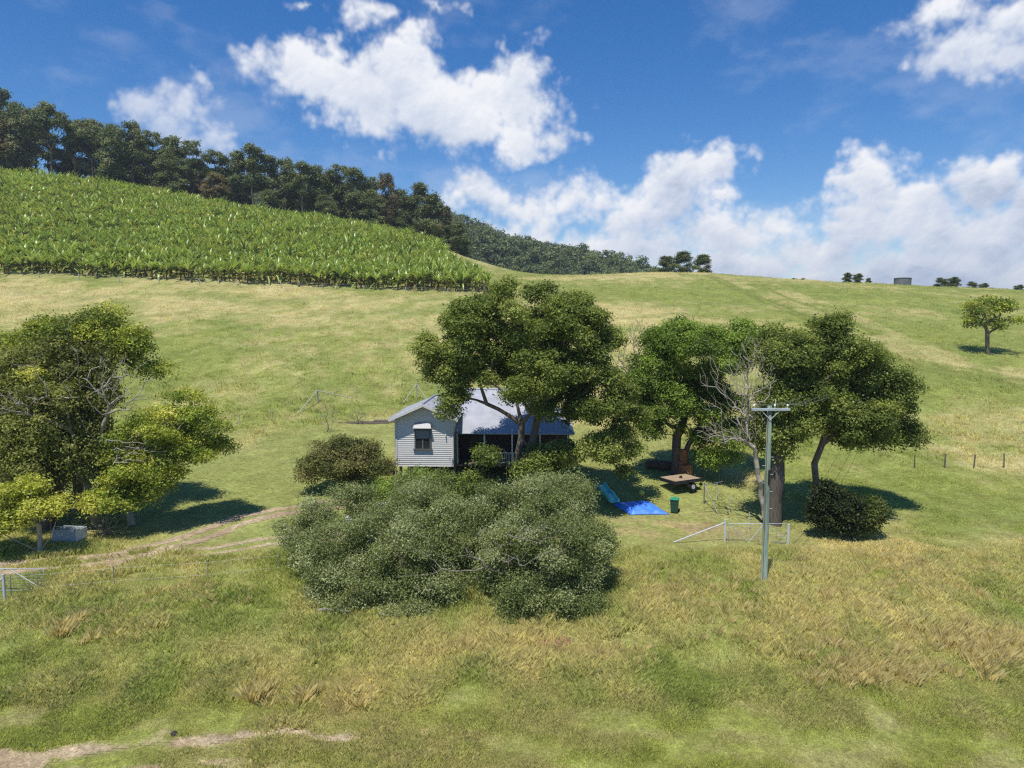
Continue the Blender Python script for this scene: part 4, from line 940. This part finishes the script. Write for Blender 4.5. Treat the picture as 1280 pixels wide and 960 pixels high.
fence('crop_fence', 'row of short pale posts along the lower edge of the banana crop', [gp(-100,0,149), gp(0,0,148.6), gp(300,0,146.6), gp(560,0,143.6), gp(640,0,143)], 9.0, 1.3, .09, M_postpale, wire_r=.012)
fence('lawn_fence', 'thin post and wire fence along the top of the lawn behind the house', [gp(240,0,70), gp(300,0,74), gp(340,0,76.5), gp(398,0,84), gp(490,0,88), gp(600,0,90), gp(750,0,88)], 6, 1.25, .045, M_postpale)
fence('yard_fence', 'sagging wire fence with star pickets under the right hand trees', [gp(896,0,52.5), gp(912,0,50), gp(936,0,46.5), gp(955,0,45)], 3.0, 1.3, .03, M_galv)
fence('lane_fence', 'thin steel pickets and wires along the bank below the driveway', [gp(14,0,34.9), gp(48,0,35.3), gp(143,0,36.2), gp(260,0,37), gp(350,0,38)], 4.0, 1.1, .022, M_wire, wires=2)
def strainer(base, a, b_, h, m, label):
    e = empty('fence_strainer', base, label, 'fence brace')
    mb = MB(); mb.tube([(0,0,-.2),(0,0,h)], .08 if m is M_postpale else .05, 8); mb.build('post', m, e)
    for q in (a, b_):
        q = q-base; mb = MB(); mb.tube([(0,0,h*.88),q+Vector((0,0,.1))], .05 if m is M_postpale else .03, 8); mb.build('rail', m, e)
    return e
s0 = gp(397, 0, 83.5)
strainer(s0, gp(372,0,78.5), gp(438,0,84.5)+Vector((0,0,.3)), 1.6, M_postpale, 'pale timber strainer post with two long sloping rails on the lawn edge')
s1 = gp(521, 0, 86); strainer(s1, gp(503,0,84), gp(532,0,85)+Vector((0,0,.3)), 2.1, M_postpale, 'pale inverted V strainer rails rising behind the house roof')
s2 = gp(880, 0, 51.5); strainer(s2, gp(897,0,49.5), gp(903,0,52)+Vector((0,0,1.5)), 1.6, M_wire, 'grey steel strainer post with sloping stay beside the trailer')
# ------------------------------------------------------------------ garden beds
for x, y0_, Yd, lab, hh in [(410, 0, 72, 'tangle of grey leafless stalks above the bronze bush', 3.2), (447, 0, 76, 'small leafless grey shrub with pale stump on the lawn', 1.9)]:
    b = gp(x, 0, Yd); bare_tree('stalk_shrub', lab, 'shrub', b, [(b.x, b.y, b.z+hh*.6, 1.4, .8, hh*.45)], n=70, trunk_r=.05, m=M_twig, seed=int(x), rtip=.012, fork=[b+Vector((0,0,.3))])
for x, Yd, w, lab in [(455, 76.5, 5.5, 'dark garden bed edged in pale stone with bare shrub in it'), (487, 77, 3.5, 'grey gravel garden bed left of the house wall')]:
    p = gp(x, 0, Yd); e = empty('garden_bed', p, lab, 'garden bed')
    mb = MB(); mb.box((0,0,.06),(w,.9,.12)); mb.build('soil', pmat('soil', srgb(96,88,74), .95, .4, 3), e)
    mb = MB(); mb.box((0,-.5,.03),(w,.12,.2)); mb.box((0,.5,.03),(w,.12,.2)); mb.build('edging', M_wood, e)
# ------------------------------------------------------------------ yard things
b = gp(843, 0, 49.8)
e = empty('wheelie_bin', b, 'dark green wheeled bin with bright green lid on the lawn', 'bin', rz=R(-20))
M_bin = pmat('bin_body', (.02,.075,.05), .5, .15, 4); M_lid = pmat('bin_lid', (.03,.32,.18), .45, .1, 4)
mb = MB(); v = []
for z, s, d_ in ((.05,.46,.5),(.95,.56,.68)): v += [(-s/2,-d_/2,z),(s/2,-d_/2,z),(s/2,d_/2,z),(-s/2,d_/2,z)]
mb.add(v, [(0,3,2,1),(4,5,6,7),(0,1,5,4),(1,2,6,5),(2,3,7,6),(3,0,4,7)]); mb.box((0,0,.94),(.6,.72,.05)); mb.build('body', M_bin, e, bevel=.02)
mb = MB(); mb.box((0,-.01,1.0),(.60,.74,.05)); mb.box((0,.02,1.035),(.52,.6,.03)); mb.build('lid', M_lid, e, bevel=.02)
mb = MB(); mb.tube([(-.25,.42,.97),(.25,.42,.97)], .02, 8); mb.build('handle', M_bin, e)
for s in (-1, 1): mb = MB(); mb.tube([(s*.24,.3,.11),(s*.30,.3,.11)], .11, 14); mb.build('wheel', M_rubber, e)
# blue tarp over a low thing, teal slide
b = gp(803, 0, 50.5)
M_tarp = pmat('blue_tarp', (.10,.30,.92), .4, .25, 2.5, bump=.5, c2=(.05,.18,.74)); M_teal = pmat('teal_vinyl', (.12,.74,.74), .35, .15, 3)
n = 34; X, Y = np.meshgrid(np.linspace(0, 1, n), np.linspace(0, 1, n))
A0, A1, A2, A3 = [np.array(tuple(gp(*q)))[:2] for q in ((766,0,51.3),(789,0,49.3),(837,0,49.3),(812,0,51.7))]
PX = (A0[0]*(1-X)+A1[0]*X)*(1-Y)+(A3[0]*(1-X)+A2[0]*X)*Y; PY = (A0[1]*(1-X)+A1[1]*X)*(1-Y)+(A3[1]*(1-X)+A2[1]*X)*Y
edge = np.minimum(np.minimum(X, 1-X), np.minimum(Y, 1-Y)); PZ = ground(PX, PY)+.04+.20*sstep(0, .10, edge)*(1-.55*Y)+.12*fbm(PX*2.2, PY*2.2, 97, 4)*sstep(0, .1, edge)+.05*np.sin(PX*7+PY*3)*sstep(0, .2, edge)
idx = np.arange(n*n).reshape(n, n); q = np.stack([idx[:-1, :-1], idx[:-1, 1:], idx[1:, 1:], idx[1:, :-1]], -1).reshape(-1, 4)
o = npmesh('blue_tarp', np.stack([PX.ravel(), PY.ravel(), PZ.ravel()], 1), q, M_tarp, smooth=True); tag(o, 'bright blue tarpaulin spread over a low frame on the lawn', 'tarpaulin')
sdf = o.modifiers.new('thick', 'SOLIDIFY'); sdf.thickness = .02
a = gp(750, 0, 53)+Vector((0,0,.8)); b_ = gp(769, 0, 50.8)+Vector((0,0,.45))
e = empty('play_slide', Vector((a.x, a.y, gz(a.x, a.y))), 'turquoise plastic slide sloping down to the blue tarpaulin', 'slide'); off = e.location.copy()
mb = MB(); pts_ = []; N_ = 12; side = (b_-a).cross(Vector((0,0,1))).normalized()
rows = []
for i in range(N_+1):
    t = i/N_; c = a.lerp(b_, t)-off; c.z += .12*math.sin(t*math.pi*4)*.6
    rows += [c+side*.36+Vector((0,0,.2)), c+side*.28+Vector((0,0,.2)), c+side*.24, c-side*.24, c-side*.28+Vector((0,0,.2)), c-side*.36+Vector((0,0,.2)), c-side*.36-Vector((0,0,.05)), c+side*.36-Vector((0,0,.05))]
mb.add(rows, [(i*8+k, i*8+(k+1) % 8, (i+1)*8+(k+1) % 8, (i+1)*8+k) for i in range(N_) for k in range(8)]+[tuple(range(8)), tuple(range(N_*8, N_*8+8))]); ch = mb.build('chute', M_teal, e)
mb = MB(); rows = []
for i in range(N_+1):
    t = i/N_; c = a.lerp(b_, t)-off; c.z += .12*math.sin(t*math.pi*4)*.6+.012; rows += [c+side*.2, c-side*.2]
mb.add(rows, [(2*i, 2*i+1, 2*i+3, 2*i+2) for i in range(N_)]); mb.build('slide_bed', pmat('pale_aqua', (.35,.75,.78), .3, .1, 3), ch)
mb = MB()
for s in (-1, 1): mb.tube([(a-off)+side*.3*s+Vector((0,0,-.05)), (a-off)+side*.4*s+Vector((0,0,-1.5))], .03, 6)
mb.build('support_leg', M_galv, e)
p = gp(802, 0, 52.8); e = empty('yellow_ball', p, 'small yellow ball on the grass behind the blue tarpaulin', 'ball')
mb = MB(); mb.tube([(0,0,.22+.22*math.sin(t)) for t in np.linspace(-1.57,1.57,9)], [.22*math.cos(t)+.002 for t in np.linspace(-1.57,1.57,9)], 14); mb.build('shell', pmat('yellow', (.7,.65,.12), .5, .1), e, smooth=True)
# trailer
b = gp(850, 0, 54.2); e = empty('flat_trailer', b, 'low black flatbed trailer with pale plywood deck under the trees', 'trailer', rz=R(28))
M_ply = pmat('plywood', srgb(164,144,118), .8, .2, 3)
mb = MB(); mb.box((0,0,.86),(2.5,1.75,.05)); mb.build('deck', M_ply, e, bevel=.01)
mb = MB(); mb.box((0,-.9,.74),(2.6,.06,.26)); mb.box((0,.9,.74),(2.6,.06,.26)); mb.box((-1.3,0,.74),(.06,1.8,.26)); mb.box((1.3,0,.74),(.06,1.8,.26)); mb.box((0,0,.62),(2.4,.1,.1)); mb.box((0,0,.66),(.1,1.7,.1)); mb.build('chassis', M_black, e, bevel=.01)
mb = MB(); mb.beam((1.3,-.6,.62),(2.3,0,.55),.08); mb.beam((1.3,.6,.62),(2.3,0,.55),.08); mb.build('drawbar', M_black, e)
mb = MB(); mb.tube([(0,-.98,.33),(0,.98,.33)], .035, 8); mb.build('axle', M_black, e)
for s in (-1, 1):
    mb = MB(); mb.tube([(.35,s*.9,.33),(.35,s*1.1,.33)], .33, 18); w = mb.build('wheel', M_rubber, e, bevel=.03)
    mb = MB(); mb.tube([(.35,s*1.08,.33),(.35,s*1.12,.33)], .17, 14); mb.build('rim', M_galv, w)
    mb = MB(); mb.beam((.0,s*1.02,.74),(.7,s*1.02,.74),.24,.04); mb.build('mudguard', M_black, e)
mb = MB(); mb.tube([(2.1,0,.55),(2.1,0,.05)], .03, 8); mb.tube([(2.1,-.04,.12),(2.1,.04,.12)], .13, 12); mb.build('jockey_wheel', M_rubber, e)
p = b+Vector((.0,-.2,.885)); mb = MB(); mb.tube([(0,0,0),(.0,0,.12),(.05,0,.2)], [.13,.12,.05], 8); o = mb.build('work_boot', M_black); o.location = p; tag(o, 'small black object lying on the plywood trailer deck', 'tool')
# cut timber
M_cut = pmat('cut_timber', srgb(172,122,82), .85, .3, 5, c2=srgb(126,80,52)); M_log = pmat('old_log', srgb(104,84,72), .9, .35, 4, bump=.4)
for x, Yd, dz, r, Ln, rz, mm, lab in [(852,57,0,.55,1.2,.2,M_cut,'orange brown sawn log standing lowest in the pile behind the trailer'),(858,56.4,0,.48,1.1,1.2,M_cut,'pale tan sawn log at the front right of the pile'),(853,57,1.1,.42,1.0,.1,M_cut,'topmost tan log of the pile behind the trailer'),
        (822,58.5,0,.34,1.9,.1,M_log,'grey brown log lying left in the shade under the trees'),(834,58.2,0,.36,1.6,.4,M_log,'reddish brown log lying beside the dark trunk')]:
    p = gp(x, 0, Yd)+Vector((0,0,dz)); e = empty('log', p, lab, 'log', rz=rz)
    if mm is M_cut:
        mb = MB(); mb.tube([(0,0,-.05),(.02,0,Ln*.5),(0,.02,Ln)], [r*1.05,r,r*.95], 14); mb.build('stem', mm, e, smooth=False)
    else:
        mb = MB(); mb.tube([(-Ln/2,0,r*.9),(0,.04,r*.9),(Ln/2,0,r*.9)], [r,r*1.03,r*.9], 12); mb.build('stem', mm, e)
# ------------------------------------------------------------------ water tank on the crest
b = gp(1128, 0, 178); b.z = at(1128, 358, 178).z; e = empty('water_tank', b, 'round grey water tank on the right hand crest', 'water tank')
mb = MB(); mb.tube([(0,0,-.6),(0,0,2.0)], 1.95, 28, cap=False); mb.build('body', pmat('tank_metal', (.16,.17,.18), .6, .2, 1), e, smooth=True)
mb = MB(); mb.tube([(0,0,2.0),(0,0,2.08),(0,0,2.35)], [2.05,2.0,.1], 28); mb.build('roof', pmat('tank_roof', (.22,.23,.25), .6, .1, 1), e)
# ------------------------------------------------------------------ white car behind the bush
def car(base, rz, label):
    e = empty('parked_car', base, label, 'car', rz=rz); M_p = pmat('white_car_paint', (.78,.79,.82), .25, .03, 1, spec=.6); M_gl = M_glass
    prof = [(-2.2,.45),(-2.2,.95),(-2.05,1.02),(-1.1,1.08),(-.95,1.1),(1.5,1.1),(2.15,1.02),(2.2,.45)]
    w = .85; mb = MB(); n = len(prof)
    vs = [(x,-w,z) for x, z in prof]+[(x,w,z) for x, z in prof]
    mb.add(vs, [tuple(range(n)), tuple(reversed(range(n, 2*n)))]+[(i, i+n, (i+1) % n+n, (i+1) % n) for i in range(n)]); mb.build('body', M_p, e, bevel=.05)
    mb = MB(); mb.add([(-1.0,-.8,1.1),(1.9,-.8,1.1),(1.6,-.68,1.62),(-.35,-.68,1.62),(-1.0,.8,1.1),(1.9,.8,1.1),(1.6,.68,1.62),(-.35,.68,1.62)], [(0,1,2,3),(7,6,5,4),(0,3,7,4),(1,5,6,2),(0,4,5,1),(3,2,6,7)]); mb.build('glasshouse', M_gl, e, bevel=.03)
    mb = MB(); mb.box((.62,0,1.645),(2.0,1.38,.06)); mb.build('roof', M_p, e, bevel=.03)
    for x in (-1.4, 1.4):
        for s in (-1, 1):
            mb = MB(); mb.tube([(x,s*.7,.34),(x,s*.9,.34)], .34, 20); wh = mb.build('wheel', M_rubber, e, bevel=.02)
            mb = MB(); mb.tube([(x,s*.88,.34),(x,s*.915,.34)], .21, 14); mb.build('rim', M_galv, wh)
    for s in (-1, 1):
        mb = MB(); mb.box((-2.19,s*.6,.82),(.06,.35,.16)); mb.build('headlight', M_rail, e, bevel=.01)
        mb = MB(); mb.box((-.75,s*.93,1.12),(.1,.16,.12)); mb.build('mirror', M_black, e)
    mb = MB(); mb.box((-2.2,0,.8),(.05,.7,.14)); mb.build('grille', M_black, e)
    return e
car(gp(478, 0, 45.5)+Vector((0,0,-.02)), R(28), 'white car parked between the bushes before the house, mostly hidden by leaves')
# tool canopy by the left trees
b = gp(88, 0, 43.5); e = empty('metal_canopy', b, 'pale grey metal box canopy on the ground under the left trees', 'box', rz=R(-6))
M_cnp = pmat('grey_panel', (.33,.38,.44), .5, .1, 2); 
mb = MB(); mb.add([(-.85,-.6,.1),(.75,-.6,.1),(.75,.6,.1),(-.85,.6,.1),(-.75,-.5,.85),(.68,-.5,.85),(.68,.5,.85),(-.75,.5,.85)], [(0,3,2,1),(4,5,6,7),(0,1,5,4),(1,2,6,5),(2,3,7,6),(3,0,4,7)]); mb.build('body', M_cnp, e, bevel=.04)
mb = MB(); mb.box((.77,0,.48),(.05,1.0,.7)); mb.build('end_panel', M_rail, e, bevel=.02)
mb = MB(); mb.tube([(-.7,-.45,.86),(-.7,-.45,1.05),(.7,-.45,1.05),(.7,-.45,.86)], .03, 6); mb.build('rail', M_galv, e)
mb = MB(); mb.box((0,0,.05),(1.2,1.0,.1)); mb.build('skid', M_black, e)
b = gp(108, 0, 46.5); e = empty('lean_to_shed', b, 'dark low iron roofed shelter behind the grey metal box', 'shed')
mb = MB()
for s in (-1.7, 1.7):
    for y in (-1, 1): mb.box((s,y,.8),(.1,.1,1.7))
mb.build('post', M_wood, e)
mb = MB(); roofplane(mb, [(-2,-1.3,1.6),(2,-1.3,1.6),(2,1.3,1.9),(-2,1.3,1.9)]); mb.build('roof', pmat('old_iron', (.13,.13,.14), .7, .3, 3), e)
b = gp(133, 0, 44.5)
bare_tree('brush_pile', 'heap of dead grey branches right of the metal box', 'brush pile', b, [(b.x,b.y,b.z+.7,1.6,1.,.7)], n=110, trunk_r=.07, m=M_twig, seed=77, rtip=.014, fork=[b+Vector((0,0,.2))], wob=.5)
# fallen branch on the bank, clod on the track
a = gp(398, 0, 33.2)+Vector((0,0,.22)); mb = MB(); mb.tube([(0,0,0),(.8,.05,.02),(1.5,-.05,-.05)], [.07,.06,.03], 7); o = mb.build('fallen_branch', M_dead); o.location = a; tag(o, 'pale fallen branch in the grass at the foot of the left bush', 'branch')
a = gp(218, 0, 24.6); mb = MB(); mb.tube([(0,0,-.03),(0,0,.04),(.02,.01,.09),(.03,0,.11)], [.11,.13,.08,.02], 9); o = mb.build('dung_pat', pmat('dung', (.05,.04,.035), .9, .3, 8, bump=.5), None, smooth=True); o.location = a; tag(o, 'small dark dung pat on the bare dirt track', 'dung')
m = bpy.data.materials.new('air'); m.use_nodes = True; t = m.node_tree; t.nodes.clear(); pv = nd(t, 'ShaderNodeVolumePrincipled'); pv.inputs['Density'].default_value = .0002; pv.inputs['Color'].default_value = (.80,.88,1,1); pv.inputs['Anisotropy'].default_value = .2
ou = nd(t, 'ShaderNodeOutputMaterial'); lk(t, pv, 0, ou, 'Volume')
mb = MB(); mb.box((0, 1740, 53), (8050, 8530, 160)); o = mb.build('haze', m); tag(o, 'thin air between the camera and the far wood', 'haze', kind='stuff')
print('all done', len(bpy.data.objects))
